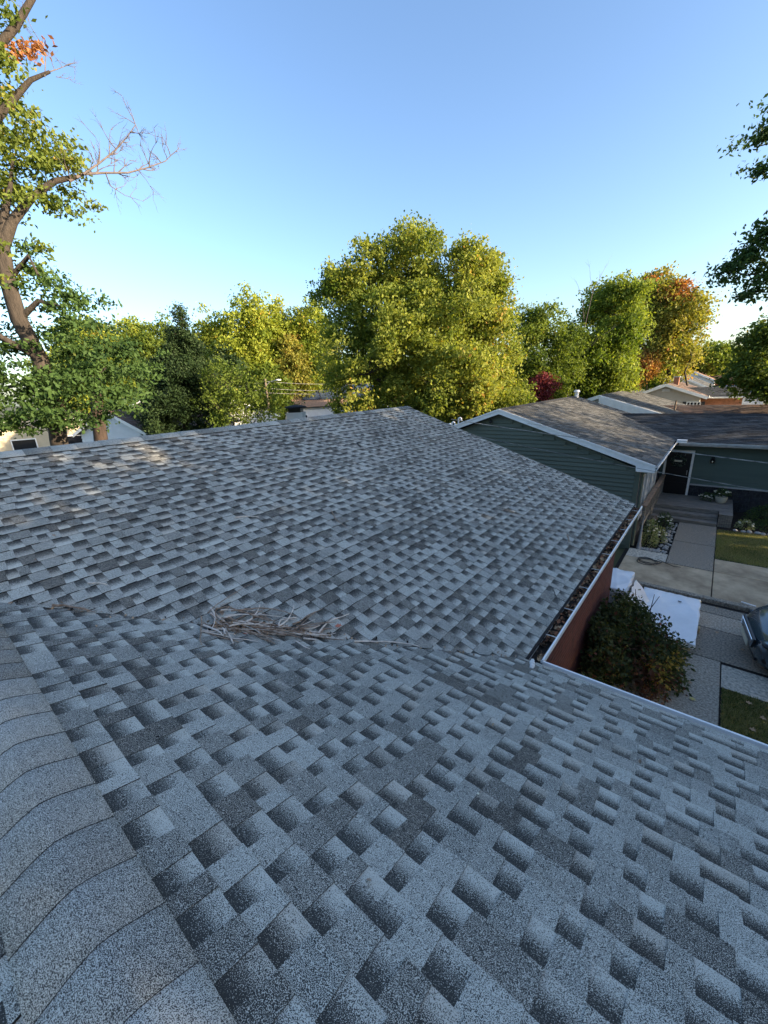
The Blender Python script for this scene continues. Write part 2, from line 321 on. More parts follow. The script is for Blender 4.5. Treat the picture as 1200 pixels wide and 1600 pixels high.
TONES = [(.50, .0), (.58, .05), (.42, .2), (.64, 0), (.36, .3), (.54, .1), (.68, .0), (.42, .25), (.28, .5), (.57, 0)]
def shingle_bm(L, seed, E=E_, lift=1.0):
    """one laminated strip: tilted base sheet with raised tabs (dragon teeth) on it; u along the course, v down the slope"""
    rg = random.Random(seed); bm = bmesh.new(); lay = bm.loops.layers.float_color.new('tone')
    def quad(p, t, mi=0):
        f = bm.faces.new([bm.verts.new(q) for q in p]); f.material_index = mi
        for lp, tt in zip(f.loops, t): lp[lay] = (tt[0], tt[1], 0, 1)
    wb = lambda v: lift * (0.0006 + 0.0046 * v / E)
    wt = lambda v: lift * (0.0022 + 0.0078 * v / E)
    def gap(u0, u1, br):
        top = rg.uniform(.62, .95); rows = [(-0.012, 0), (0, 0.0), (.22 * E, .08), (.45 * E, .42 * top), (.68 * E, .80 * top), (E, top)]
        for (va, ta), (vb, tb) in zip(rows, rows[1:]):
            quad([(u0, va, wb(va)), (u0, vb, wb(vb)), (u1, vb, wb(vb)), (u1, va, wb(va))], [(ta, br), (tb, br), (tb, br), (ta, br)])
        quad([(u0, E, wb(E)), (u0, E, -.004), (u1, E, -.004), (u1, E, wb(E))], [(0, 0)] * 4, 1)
    def tooth(u0, u1, tn, br):
        a = rg.uniform(0, .010); b = rg.uniform(0, .010); T = (tn, br); va = -0.004; ve = E + rg.uniform(-.001, .0015)
        quad([(u0 - a, va, wt(va)), (u0, ve, wt(E)), (u1, ve, wt(E)), (u1 + b, va, wt(va))], [T] * 4)
        d = (0.0, .0)
        quad([(u0, ve, wt(E)), (u0, ve, -.004), (u1, ve, -.004), (u1, ve, wt(E))], [d] * 4, 1)
        quad([(u0 - a, va, wt(va)), (u0 - a, va, -.001), (u0, ve, -.001), (u0, ve, wt(E))], [d] * 4, 1)
        quad([(u1 + b, va, -.001), (u1 + b, va, wt(va)), (u1, ve, wt(E)), (u1, ve, -.001)], [d] * 4)
    u = 0.0008; end = L - 0.0008; first = rg.random() < .5; is_t = first
    while u < end - 1e-4:
        wd = rg.choice([.065, .08, .095, .11, .13]) if is_t else rg.choice([.075, .09, .105, .125])
        if end - u - wd < .05: wd = end - u
        tn, br = rg.choice(TONES)
        if is_t: tooth(u, u + wd, tn, br)
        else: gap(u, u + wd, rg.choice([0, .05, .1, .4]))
        u += wd; is_t = not is_t
    return bm

def face_area_from_eye(p, n_, a):
    d = Vector((0, 0, EYE)) - p; return a * max(0, n_.dot(d.normalized())) / d.length_squared

pieces = []   # (weight, matrix, bmesh)
def lay_slope(org, u, v, nn, length_fn, s_max, planes, seed, s_start=0.0, lo=None, hi=None):
    """org: point on the ridge line; u along, v down the slope"""
    rg = random.Random(seed); k = 0; s = s_start
    Mb = Matrix((u, v, nn)).transposed().to_4x4()
    while s < s_max - 1e-3:
        E = min(E_, s_max - s); off = (k * 0.365 + rg.choice([0, .02, -.03])) % 1.0
        a, b = length_fn(s, s + E); x = math.floor(a - off) + off
        while x < b:
            org_w = org + u * x + v * s + nn * 0.0015
            Mw = Mb.copy(); Mw.translation = org_w
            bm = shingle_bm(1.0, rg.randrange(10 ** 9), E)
            inv = Mw.inverted()
            wob = [rg.uniform(-.0012, .0012) for _ in range(3)]
            for q in bm.verts: q.co.z += wob[0] + wob[1] * q.co.x; q.co.y += wob[2]
            clip_planes(bm, [(inv @ Vector(co), (inv.to_3x3() @ Vector(no)).normalized()) for co, no in planes])
            if len(bm.faces):
                c = Mw @ Vector((.5, E / 2, 0)); pieces.append((face_area_from_eye(c, nn, 1), Mw, bm))
            else: bm.free()
            x += 1.0
        s += E_; k += 1
nz1 = Vector((S, 0, 1)).normalized(); nz2 = Vector((0, S, 1)).normalized(); nz3 = Vector((0, -S, 1)).normalized()
v1 = Vector((1, 0, -S)).normalized(); v2 = Vector((0, 1, -S)).normalized(); v3 = Vector((0, -1, -S)).normalized()
valley = Vector((1, -1, 0)).normalized()     # in plan, the wing is on this side
vc = Vector((XE, YE, 0))
# main slope: keep y - x side away from the wing
smax1 = (XEDGE - XR) * K
def len1(s0, s1):
    x1_ = XR + s1 / K; x0_ = XR + s0 / K
    if x1_ < XV: return (-1.3, YRAKE)
    return (max(YE + (x0_ - XE) - 0.02, -0.0), YRAKE)
Uy = Vector((0, 1, 0))
# frame must be right handed: u x v = n ; for +X slope with u = -Y
lay_slope(Vector((XR, 0, ZR1)), -Uy, v1, nz1, lambda a, b: (-len1(a, b)[1], -len1(a, b)[0]), smax1,
          [((0, YRAKE, 0), (0, 1, 0)), (tuple(vc + Vector((0, 0, 0))), tuple(valley)), ((XE, -YE, 0), (1, 1, 0)) if False else ((0, -1.3, 0), (0, -1, 0))], 5)
n_main = len(pieces)
# wing, slope towards the yard: u = +X, v = +Y down -> u x v = n
smax2 = YEDGE * K
def len2(s0, s1): return (XV + s0 / K - 0.02, 4.2)
lay_slope(Vector((0, 0, ZR2)), Vector((1, 0, 0)), v2, nz2, len2, smax2, [(tuple(vc + valley * -0.03), tuple(-valley)), ((4.2, 0, 0), (1, 0, 0))], 8, s_start=0.024)
# the far side of the wing, a strip in view at the lower left
lay_slope(Vector((0, 0, ZR2)), Vector((-1, 0, 0)), v3, nz3, lambda a, b: (-3.5, 2.4), 1.0, [((-2.4, 0, 0), (-1, 0, 0))], 9, s_start=0.05)
pieces.sort(key=lambda t: -t[0])
stuffbm = None
sv, sf, stone_, smi = [], [], [], []
for i, (wt_, Mw, bm) in enumerate(pieces):
    me = bpy.data.meshes.new('shingle'); bm.to_mesh(me); bm.free()
    if i < 299:
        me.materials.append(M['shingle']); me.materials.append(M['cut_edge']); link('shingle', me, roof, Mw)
    else:
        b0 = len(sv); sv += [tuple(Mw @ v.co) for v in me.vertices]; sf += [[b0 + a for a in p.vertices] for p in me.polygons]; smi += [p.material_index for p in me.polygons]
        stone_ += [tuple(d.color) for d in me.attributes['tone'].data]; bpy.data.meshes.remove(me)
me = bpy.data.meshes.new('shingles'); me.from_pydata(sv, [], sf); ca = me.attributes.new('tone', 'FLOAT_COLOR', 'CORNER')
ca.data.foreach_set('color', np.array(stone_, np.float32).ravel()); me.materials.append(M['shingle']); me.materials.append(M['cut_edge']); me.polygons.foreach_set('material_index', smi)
tag(link('far_shingles', me, roof), kind='stuff', label='rows of smaller looking shingles on the far part of the roof')

# ridge caps: short bent pieces, each lapping the last
def cap_mesh(E, half, tone, br, th=0.0035):
    bm = bmesh.new(); lay = bm.loops.layers.float_color.new('tone')
    prof = []
    for k in range(11):
        u_ = -1 + k / 5; au = abs(u_); prof.append((u_ * half, -S * half * (.92 * (au if au > .5 else .25 + au * au)) + .022 * (1 - au)))
    t = (tone, br, 0, 1)
    def q(ps, tt=t):
        f = bm.faces.new([bm.verts.new(p) for p in ps]); f.material_index = 0 if tt is t else 1
        for lp in f.loops: lp[lay] = tt
    for (a, za), (b, zb) in zip(prof, prof[1:]):
        q([(0, a, za + .012), (E, a, za + .012 + th), (E, b, zb + .012 + th), (0, b, zb + .012)])
        q([(E, a, za + .012 + th), (E, a, za), (E, b, zb), (E, b, zb + .012 + th)], (.05, .2, 0, 1))
    for sgn, (a, za) in ((-1, prof[0]), (1, prof[-1])):
        q([(0, a, za + .012), (0, a, za - .004), (E, a, za - .004), (E, a, za + .012 + th)], (.05, .2, 0, 1))
    bmesh.ops.remove_doubles(bm, verts=bm.verts, dist=1e-5); bmesh.ops.recalc_face_normals(bm, faces=bm.faces)
    me = bpy.data.meshes.new('ridge_cap'); bm.to_mesh(me); bm.free()
    for p in me.polygons: p.use_smooth = True
    me.materials.append(M['cap']); me.materials.append(M['cut_edge']); return me
cap_tones = [(.62, .0), (.58, 0), (.48, .15), (.40, .5), (.68, 0), (.54, .1), (.36, .6), (.60, .05)]
caps = [cap_mesh(.143 * 1.35, .148, t_, b_) for t_, b_ in cap_tones]
rg = random.Random(3)
run_ = 0; x = 1.5
while x > XV + .1:
    g = caps[0 if x > -.55 else (4 if x > -.95 else (5 if x > -1.2 else (2 if x > -1.5 else (5 if x > -2.0 else (1 if x > -2.5 else 3)))))]
    Mw = Matrix.Translation((x, 0, ZR2 - .003)) @ Matrix.Rotation(rg.uniform(-.006, .006), 4, 'Z')
    link('ridge_cap', g, roof, Mw); x -= .143 * 1.33; run_ += 1
y = YRAKE
caps1 = [cap_mesh(E_ * 2.0, .15, t_, b_) for t_, b_ in cap_tones]
while y > -1.0:
    link('ridge_cap', rg.choice(caps1), roof, Matrix.Translation((XR, y, ZR1 - .002)) @ Matrix.Rotation(-math.pi / 2 + rg.uniform(-.005, .005), 4, 'Z')); y -= E_ * 1.97

# metal drip edge and rake board
b = MB(); b.bar((XR, YRAKE - .02, ZR1 - .10), (XEDGE, YRAKE - .02, z1(XEDGE) - .09), .03, .14); b.bar((XR, YRAKE - .02, ZR1 - .10), (2 * XR - XE, YRAKE - .02, ZE - .09), .03, .14)
b.build('rake_board', M['white_trim'], house)
# gutters: an open trough on each eave
def gutter(b, p0, p1, out, wd=.115, h=.10, t=.008):
    p0 = Vector(p0); p1 = Vector(p1); o = Vector(out); Z = Vector((0, 0, 1))
    prof = [(0, -.035), (0, -h), (wd * .75, -h), (wd, -h * .35), (wd, .012), (wd - .016, .012), (wd - .016, -h * .30), (wd * .72, -h + .008), (.008, -h + .008), (.008, -.035)]
    n = len(prof); vs = [p0 + o * a + Z * c for a, c in prof] + [p1 + o * a + Z * c for a, c in prof]
    b.add(vs, [(i, (i + 1) % n, (i + 1) % n + n, i + n) for i in range(n)] + [tuple(range(n)), tuple(range(2 * n - 1, n - 1, -1))])
ge = MB(); gutter(ge, (XE - .115, YE - .02, ZE), (XE - .115, YRAKE + .04, ZE), (1, 0, 0)); gt = ge.build('gutter', M['white_paint'], house)
ge = MB(); gutter(ge, (XE - .02, YE - .115, ZE), (5.5, YE - .115, ZE), (0, 1, 0)); gt2 = ge.build('gutter', M['white_paint'], house)
for k in range(9):
    yy = 3.5 + k * .58; MB().tube([(XE - .13, yy, ZE + .006), (XE + .004, yy, ZE + .010)], .0035, 6).build('gutter_spike', M['white_paint'], gt)
# inner lining dark with grime
MB().box(XE - .125, XE - .018, YE - .01, YRAKE + .03, ZE - .085, ZE - .034).build('gutter_silt', M['soil'], gt)
# walls of brick below the eaves
XW, YW = -1.16, 2.80
wl = MB(); wl.box(2 * XR - XE + .3, XW, -5.7, YRAKE - .3, -.1, ZE - .06); wl.box(XW - .002, 5.2, -YW, YW, -.1, ZE - .062)
wl.poly([(XW, YRAKE - .3, ZE - .06), (XR, YRAKE - .3, ZR1 - .1), (2 * XR - XW, YRAKE - .3, ZE - .06)], (0, -.2, 0))
wallo = wl.build('wall', M['mortar'], house)
bk = MB(); rg = random.Random(4); r_ = 0; z = 0.0
while z < ZE - .2:
    yy = YW + (0 if r_ % 2 else -.10)
    while yy < YRAKE - .33:
        a = max(yy, YW + .004); c = min(yy + .190, YRAKE - .3)
        if c - a > .03: bk.box(XW - .02, XW + .0012 + rg.uniform(-.0004, .0005), a, c, z, z + .058)
        yy += .205
    z += .073; r_ += 1
tag(bk.build('bricks', M['brick'], wallo), kind='stuff', label='red brick courses of the wall under the gutter')
MB().box(XEDGE - .35, XEDGE + .004, YE - .3, YRAKE - .02, ZE - .075, ZE - .055).build('soffit', M['white_trim'], house)
MB().box(XEDGE - .02, XEDGE + .004, YE - .1, YRAKE - .02, ZE - .05, ZE - .02).build('fascia', M['grey_trim'], house)

# white lump of sealant and its offcut at the inner gutter corner
sz_ = lambda y: ZE + S * (YE - y)
b = MB(); rg = random.Random(7)
for k in range(7):
    t = k / 6; b.blob((-.93 + .05 * t + rg.uniform(-.006, .006), 2.99 - .14 * t, sz_(2.99 - .14 * t) + .012), (.018, .024, .014), k, 1, .5)
tag(b.build('sealant_lump', M['plaster']), 'crumbled off-white strip of sealant lying on the shingles at the inner gutter corner', 'debris')

def sz(x, y):   # height of our roof
    a = ZE + S * (XE - max(x, XR)); b_ = ZE + S * (YE - abs(y)); return max(a, b_) if False else (a if (y - YE) > (x - XE) else b_)

# dead leaves in the gutter
def leaf_cards(name, pts, size, mats, seed, **k):
    rg = random.Random(seed); b = MB()
    for p in pts:
        s = size * rg.uniform(.6, 1.3); Rm = (Matrix.Rotation(rg.uniform(0, 6.28), 3, 'Z') @ Matrix.Rotation(rg.uniform(-.9, .9), 3, 'X') @ Matrix.Rotation(rg.uniform(-.6, .6), 3, 'Y'))
        sh = [(0, -.5, 0), (.18, -.3, .05), (.42, -.1, .16), (.2, .05, .06), (.3, .3, .14), (0, .55, .05), (-.3, .28, .14), (-.2, .05, .06), (-.42, -.12, .16), (-.17, -.3, .05)]
        b.cur = rg.randrange(len(mats)); c = Vector((0, 0, -.02))
        vs = [Vector(p) + Rm @ (Vector(q) * s) for q in [tuple(c)] + sh]
        b.add(vs, [(0, i, i % 10 + 1) for i in range(1, 11)])
    return tag(b.build(name, mats, fix=False), **k)
rg = random.Random(21)
pts = [(XE - rg.uniform(.018, .122), YE + .02 + 5.3 * rg.random() ** .8, ZE - rg.uniform(-.0, .03)) for _ in range(900)]
leaf_cards('gutter_leaves', pts, .055, [M['tan_leaf'], mat('dark_brown_leaf', (.10, .055, .03), .9), mat('rust_leaf', (.24, .10, .05), .9), M['soil']], 2, label='dead brown leaves filling the gutter', cat='leaves', kind='stuff')
exec_twigs = None
# ---- twigs heaped in the valley
def stick_pts(p0, ang, L, seed, zl=0.0, bend=.30):
    rg = random.Random(seed); pts = []; x, y = p0; a = ang; n = 6
    for k in range(n):
        pts.append((x, y, sz(x, y) + .012 + zl + (.004 * rg.random()))); a += rg.uniform(-bend, bend); x += math.cos(a) * L / (n - 1); y += math.sin(a) * L / (n - 1)
    return pts
A0 = at(330, 968, z=2.98); 
def on_roof(px, py):
    # first guess on either slope, keep the one that is on its own side of the valley
    v = RT * ((px - 600) / F_PX) - UP * ((py - 800) / F_PX) + FW
    t = (ZE + S * XE - EYE) / (v.z + S * v.x); p1_ = Vector((v.x * t, v.y * t, 0)); p1_.z = ZE + S * (XE - p1_.x)
    t = (ZE + S * YE - EYE) / (v.z + S * v.y); p2_ = Vector((v.x * t, v.y * t, 0)); p2_.z = ZE + S * (YE - p2_.y)
    return p1_ if (p1_.y - YE) > (p1_.x - XE) else p2_
pa, pb = on_roof(335, 980), on_roof(560, 1002)
axis = (pb - pa); ang0 = math.atan2(axis.y, axis.x); Lp = math.hypot(axis.x, axis.y); rg = random.Random(15)
for k in range(110):
    t = rg.random() ** 1.3 * .80; L = rg.choice([.10, .14, .18, .22, .28, .36, .5]) * rg.uniform(.8, 1.2) * (1.0 - .4 * t); lat = rg.gauss(0, .065) * (1.2 - t)
    x = pa.x + axis.x * t - math.sin(ang0) * lat - math.cos(ang0) * L * .25; y = pa.y + axis.y * t + math.cos(ang0) * lat - math.sin(ang0) * L * .25
    spread = .9 if t < .15 else .42
    P_ = stick_pts((x, y), ang0 + rg.gauss(0, spread * 1.0), L, k, max(0, rg.gauss(.018, .02) * (1 - .5 * t)))
    r0 = rg.uniform(.003, .0085); o_ = P_[0]
    o = MB().tube(P_, [r0 * (1 - .1 * j) for j in range(6)], 6).build('dry_twig', M['twig'] if rg.random() < .62 else M['twig_pale'], origin=o_)
    tag(o, 'dry brown twig in the heap lying in the roof valley', 'twig', 'twigs heaped in the roof valley')
pts = []
for k in range(170):
    t = rg.random() ** 1.5 * .8; lat = rg.gauss(0, .05) * (1.1 - t); x = pa.x + axis.x * t - math.sin(ang0) * lat; y = pa.y + axis.y * t + math.cos(ang0) * lat; pts.append((x, y, sz(x, y) + .014 + .02 * rg.random()))
HEAP = pts
def lone_stick(path, r, mt, label, wob=.006, fork=None):
    P_ = [on_roof(*q) for q in path]; pts = []
    rg = random.Random(len(label))
    for a, c in zip(P_, P_[1:]):
        for j in range(4):
            q = a.lerp(c, j / 4); pts.append(Vector((q.x + rg.uniform(-wob, wob), q.y + rg.uniform(-wob, wob), sz(q.x, q.y) + .012 + r)))
    pts.append(P_[-1] + Vector((0, 0, .012)))
    b = MB().tube(pts, [r * (1 - .6 * i / len(pts)) for i in range(len(pts))], 6)
    if fork: b.tube([pts[len(pts) // 2], on_roof(*fork) + Vector((0, 0, .03))], [r * .6, r * .25], 5)
    return tag(b.build('fallen_stick', mt, origin=pts[0]), label, 'stick')
lone_stick([(82, 950), (105, 950), (140, 956)], .010, M['twig'], 'short rough stick at the upper left end of the valley, beside the ridge caps', fork=(150, 962))
lone_stick([(553, 1005), (600, 1005), (655, 1012)], .008, M['twig_pale'], 'long thin pale stick lying to the right of the twig heap')
lone_stick([(368, 811), (385, 809), (405, 810)], .007, M['twig_pale'], 'straight pale twig in the middle of the main slope')
lone_stick([(518, 800), (525, 815), (543, 827)], .006, M['twig'], 'thin curved dark twig on the main slope above the heap', fork=(521, 806))
lone_stick([(138, 915), (152, 913), (168, 916)], .006, M['twig_pale'], 'small pale twig a little above the left end of the valley')
lone_stick([(558, 694), (564, 700)], .012, M['black'], 'small dark twig stub high on the slope near the main ridge')
lone_stick([(655, 684), (662, 692)], .008, M['twig'], 'tiny twig just below the far peak of the main ridge')
lone_stick([(825, 762), (832, 772)], .012, M['twig'], 'short dark twig near the sloping far edge of the roof')
lone_stick([(886, 838), (889, 848)], .010, M['twig'], 'tiny dark twig near the gutter end of the main slope')
lone_stick([(862, 920), (869, 935), (871, 946)], .005, M['black'], 'hair thin curved black twig close to the leaf filled gutter')
lone_stick([(330, 962), (352, 985), (365, 1008)], .010, M['twig_pale'], 'bleached stick poking out of the heap towards the near slope', fork=(350, 1000))
lone_stick([(428, 990), (440, 972), (465, 968)], .009, M['twig_pale'], 'bent grey stick arching over the middle of the twig heap')
# two red leaves / berries
def leaf_thing(px, py, s, mt, label, z=None, group=None, rz=0, name='fallen_leaf'):
    p = on_roof(px, py) + Vector((0, 0, .02)) if z is None else at(px, py, z=z)
    sh = [(0, -.5), (.12, -.25), (.5, -.3), (.32, 0), (.42, .25), (.14, .2), (0, .6), (-.14, .2), (-.42, .25), (-.32, 0), (-.5, -.3), (-.12, -.25)]
    b = MB(); Rm = Matrix.Rotation(rz, 3, 'Z')
    b.add([p + Vector((0, 0, .004))] + [p + Rm @ Vector((a * s, c * s, .16 * s * (abs(a) + .5 * abs(c)))) for a, c in sh], [(0, i, i % 12 + 1) for i in range(1, 13)])
    b.add([p + Rm @ Vector((-.01 * s, -.5 * s, .03 * s)), p + Rm @ Vector((.02 * s, -.5 * s, .03 * s)), p + Rm @ Vector((.1 * s, -.95 * s, .08 * s))], [(0, 1, 2)])
    return tag(b.build(name, mt, fix=False, origin=p), label, 'leaf', group)
leaf_cards('leaf_litter', HEAP, .035, [M['tan_leaf'], M['soil'], M['twig']], 6, label='crumbled brown leaf litter caught under the twig heap', cat='litter', kind='stuff')
rg = random.Random(44); pts = []
for k in range(90):
    u_ = rg.random(); x = XV + .15 + u_ * (XE - XV - .3) + rg.gauss(0, .05); y = x - XE + YE + rg.gauss(0, .05); pts.append((x, y, sz(x, y) + .013))
for k in range(60):
    x, y = rg.uniform(-5.5, 1.5), rg.uniform(.4, 7.5)
    if x < XE or y < YE - .2: pts.append((x, y, sz(x, y) + .014))
leaf_cards('roof_litter', pts, .022, [M['tan_leaf'], M['twig'], M['soil']], 8, label='scattered crumbs of dry leaf and grit on the shingles and along the valley', cat='litter', kind='stuff')
leaf_thing(386, 992, .055, M['red_leaf'], 'red curled leaf on the near edge of the twig heap')
leaf_thing(529, 981, .06, M['red_leaf'], 'pinkish red leaf alone on the slope just beyond the right end of the heap', rz=1)
leaf_thing(301, 984, .03, M['petal'], 'small whitish leaf scrap left of the twig heap')
leaf_thing(1082, 1092, .09, M['yellow_leaf'], 'pale yellow star shaped leaf in the middle of the garden path', z=.02)
for q, (px, py) in enumerate([(1078, 1066), (1120, 988), (1160, 1015), (1120, 950), (1045, 1085)]):
    leaf_thing(px, py, .07, M['tan_leaf'], ['brown leaf on the garden path by the bush', 'tan leaf left of the car on the driveway', 'brown leaf just in front of the car bumper', 'leaf in the dirt strip by the kerb, right of the white slab', 'small tan leaf close to the near gutter'][q], z=.02, rz=q)
for q, (px, py) in enumerate([(1170, 1098), (1192, 1122), (1176, 1140)]):
    leaf_thing(px, py, .09, M['tan_leaf'], 'tan fallen leaf on the grass of the near lawn', z=.05, rz=q * 2, group='leaves on the near lawn')
b = MB(); p = on_roof(747, 1243); b.blob(p + Vector((0, 0, .012)), (.006, .006, .004), 1, 1, .2)
tag(b.build('white_crumb', M['petal']), 'tiny white speck on the near slope, midway to the gutter', 'crumb')

# ================================================================ NEIGHBOURING HOUSES
def gable_front(b, xl, xr_, xrr, y, ze, zr, zb=-0.1, t=.15):
    """wall with a gable top in the plane y, xl..xr_, ridge at xrr"""
    b.poly([(xl, y, zb), (xr_, y, zb), (xr_, y, ze), (xrr, y, zr), (xl, y, ze)], (0, t, 0))
def siding_gable(b, xl, xr_, xrr, y, ze, zr, z0, step=.125):
    """overlapping boards on a -Y facing wall that follows the gable"""
    z = z0
    while z < zr - .05:
        zt = min(z + step, zr)
        def ext(zz):
            if zz <= ze: return xl, xr_
            t = (zz - ze) / (zr - ze); return xl + (xrr - xl) * t, xr_ + (xrr - xr_) * t
        a0, a1 = ext(zt); 
        if a1 - a0 < .05: break
        b.hexa([(a0, y - .045, z), (a1, y - .045, z), (a1, y + .01, z), (a0, y + .01, z), (a0, y - .002, zt), (a1, y - .002, zt), (a1, y + .01, zt), (a0, y + .01, zt)])
        z += step
def roof_plane_courses(a0, a1, b1, b0, name, mt, parent, step=.143, th=.012, seed=0, tabs=.25, label=None):
    """one roof plane a0-a1 = ridge (from, to), b0-b1 = eave (from, to): stepped courses cut into tabs of their own tone, joined"""
    rg = random.Random(seed); a0, a1, b0, b1 = map(Vector, (a0, a1, b0, b1)); n = (a1 - a0).cross(b0 - a0).normalized()
    if n.z < 0: n = -n
    L = ((b0 - a0).length + (b1 - a1).length) / 2; N_ = max(2, int(L / step)); vs, fs, cs = [], [], []
    for k in range(N_):
        s, e = k / N_, (k + 1) / N_
        P0, P1 = a0.lerp(b0, s), a1.lerp(b1, s); Q0, Q1 = a0.lerp(b0, e), a1.lerp(b1, e); W_ = (Q1 - Q0).length
        cuts = [0]; 
        while cuts[-1] < 1 - 1e-6: cuts.append(min(1, cuts[-1] + tabs * rg.choice([.6, .8, 1, 1.3]) / max(W_, .1)))
        for c, d in zip(cuts, cuts[1:]):
            i = len(vs); up = n * th * rg.choice([.6, 1.0, 1.25])
            vs += [P0.lerp(P1, c) + n * .003, P0.lerp(P1, d) + n * .003, Q0.lerp(Q1, d) + up, Q0.lerp(Q1, c) + up, Q0.lerp(Q1, d), Q0.lerp(Q1, c)]
            fs += [[i, i + 1, i + 2, i + 3], [i + 3, i + 2, i + 4, i + 5]]; t = (rg.choice([.25, .4, .5, .6, .75]), rg.choice([0, .2, .6]), 0, 1); cs += [t] * 4 + [(.1, .2, 0, 1)] * 4
    me = bpy.data.meshes.new(name); me.from_pydata([tuple(v) for v in vs], [], fs); at_ = me.attributes.new('tone', 'FLOAT_COLOR', 'CORNER')
    at_.data.foreach_set('color', np.array(cs, np.float32).ravel()); me.materials.append(mt); bm = bmesh.new(); bm.from_mesh(me)
    for f in bm.faces:
        if f.normal.z < 0: f.normal_flip()
    bm.to_mesh(me); bm.free()
    return tag(link(name, me, parent), kind='stuff', label=label)
def window(parent, x0, x1, z0, z1_, y, frame=.06, mull=1, mt='white_trim'):
    b = MB(); b.box(x0 - frame, x1 + frame, y - .05, y - .003, z0 - frame, z0); b.box(x0 - frame, x1 + frame, y - .05, y - .003, z1_, z1_ + frame)
    b.box(x0 - frame, x0, y - .048, y - .003, z0, z1_); b.box(x1, x1 + frame, y - .048, y - .003, z0, z1_)
    for k in range(mull):
        xm = x0 + (x1 - x0) * (k + 1) / (mull + 1); b.box(xm - .025, xm + .025, y - .046, y - .003, z0, z1_)
    f = b.build('window', M[mt], parent)
    MB().box(x0, x1, y - .02, y - .004, z0, z1_).build('pane', M['glass'], f); return f

# ---- the green house next door
GX, GR, GY0, GY1 = -1.54, -5.65, 13.1, 21.8
GE, GZ = 2.50, 4.06
gh = empty('green_house', (GR, GY0, 0), 'sage green sided house next door with white rake boards and a dark shingle roof', 'house')
EV = -1.17; LV = 2 * GR - EV           # eave lines
gs = (GZ - 2.56) / (EV - GR)
b = MB(); gable_front(b, LV + .35, GX, GR, GY0 + .02, 2.56 - .1 + gs * (EV - GX) * -1 - .12 + .15, GZ - .13)
b.box(LV + .35, GX, GY0 + .17, 21.5, -.1, 2.30)
gwall = b.build('wall', M['green_siding'], gh)
b = MB(); siding_gable(b, LV + .35, GX, GR, GY0 + .02, 2.36 , GZ - .20, 0.1); tag(b.build('siding_boards', M['green_siding'], gwall), kind='stuff', label='sage green clapboards of the gable end')
MB().box(GX - .09, GX + .03, GY0 - .025, GY0 + .09, 0, 2.42).build('corner_board', M['green_siding'], gh)
b = MB()
for x_ in (EV, LV): b.poly([(GR, GY0 - .25, GZ), (x_, GY0 - .25, 2.56), (x_, GY1, 2.56), (GR, GY1, GZ)], (0, 0, -.06))
groof = b.build('roof', M['felt'], gh)
roof_plane_courses((GR, GY0 - .26, GZ + .002), (GR, GY1, GZ + .002), (EV + .03, GY1, 2.56 - .005), (EV + .03, GY0 - .26, 2.56 - .005), 'shingle_courses', M['dark_shingle'], groof, seed=1, label='dark grey shingle courses facing the street')
roof_plane_courses((GR, GY0 - .26, GZ + .002), (GR, GY1, GZ + .002), (LV - .03, GY1, 2.56 - .005), (LV - .03, GY0 - .26, 2.56 - .005), 'shingle_courses', M['dark_shingle'], groof, seed=2, label='dark grey shingle courses of the rear slope')
for y0 in np.arange(GY0 - .25, GY1, .3):
    b = MB(); b.poly([(GR - .14, y0, GZ - .028), (GR, y0, GZ + .026), (GR + .14, y0, GZ - .028)], (0, .31, .006)); b.build('ridge_cap', M['felt'], groof)
b = MB()
b.poly([(GR, GY0 - .27, GZ + .01), (EV + .02, GY0 - .27, 2.57), (EV + .02, GY0 - .27, 2.38), (EV - .42, GY0 - .27, 2.38), (EV - .44, GY0 - .27, 2.535), (GR, GY0 - .27, GZ - .15)], (0, .035, 0))
b.build('rake_board', M['white_trim'], gh)
MB().poly([(GR, GY0 - .27, GZ + .01), (LV, GY0 - .27, 2.57), (LV, GY0 - .27, 2.41), (GR, GY0 - .27, GZ - .15)], (0, .035, 0)).build('rake_board', M['white_trim'], gh)
b = MB(); b.bar((GR, GY0 - .285, GZ - .005), (EV + .01, GY0 - .285, 2.555), .02, .045); b.bar((GR, GY0 - .285, GZ - .005), (LV, GY0 - .285, 2.555), .02, .045); b.build('drip_edge', M['white_paint'], gh)
b = MB(); b.box(EV - .4, EV, GY0 - .23, 18.0, 2.36, 2.39); b.build('soffit', M['white_trim'], gh)
b = MB(); gutter(b, (EV - .01, GY0 - .25, 2.535), (EV - .01, 18.0, 2.535), (1, 0, 0), wd=.10, h=.09); b.build('gutter', M['white_paint'], gh)
# small fixture and cable hook under the peak
b = MB(); b.blob((GR - .35, GY0 - .10, GZ - .42), (.05, .05, .06), 3, 2, .05); b.tube([(GR - .35, GY0 - .1, GZ - .36), (GR - .37, GY0 - .12, GZ - .27), (GR - .25, GY0 - .1, GZ - .22)], .014); b.build('floodlight', M['black'], gh)
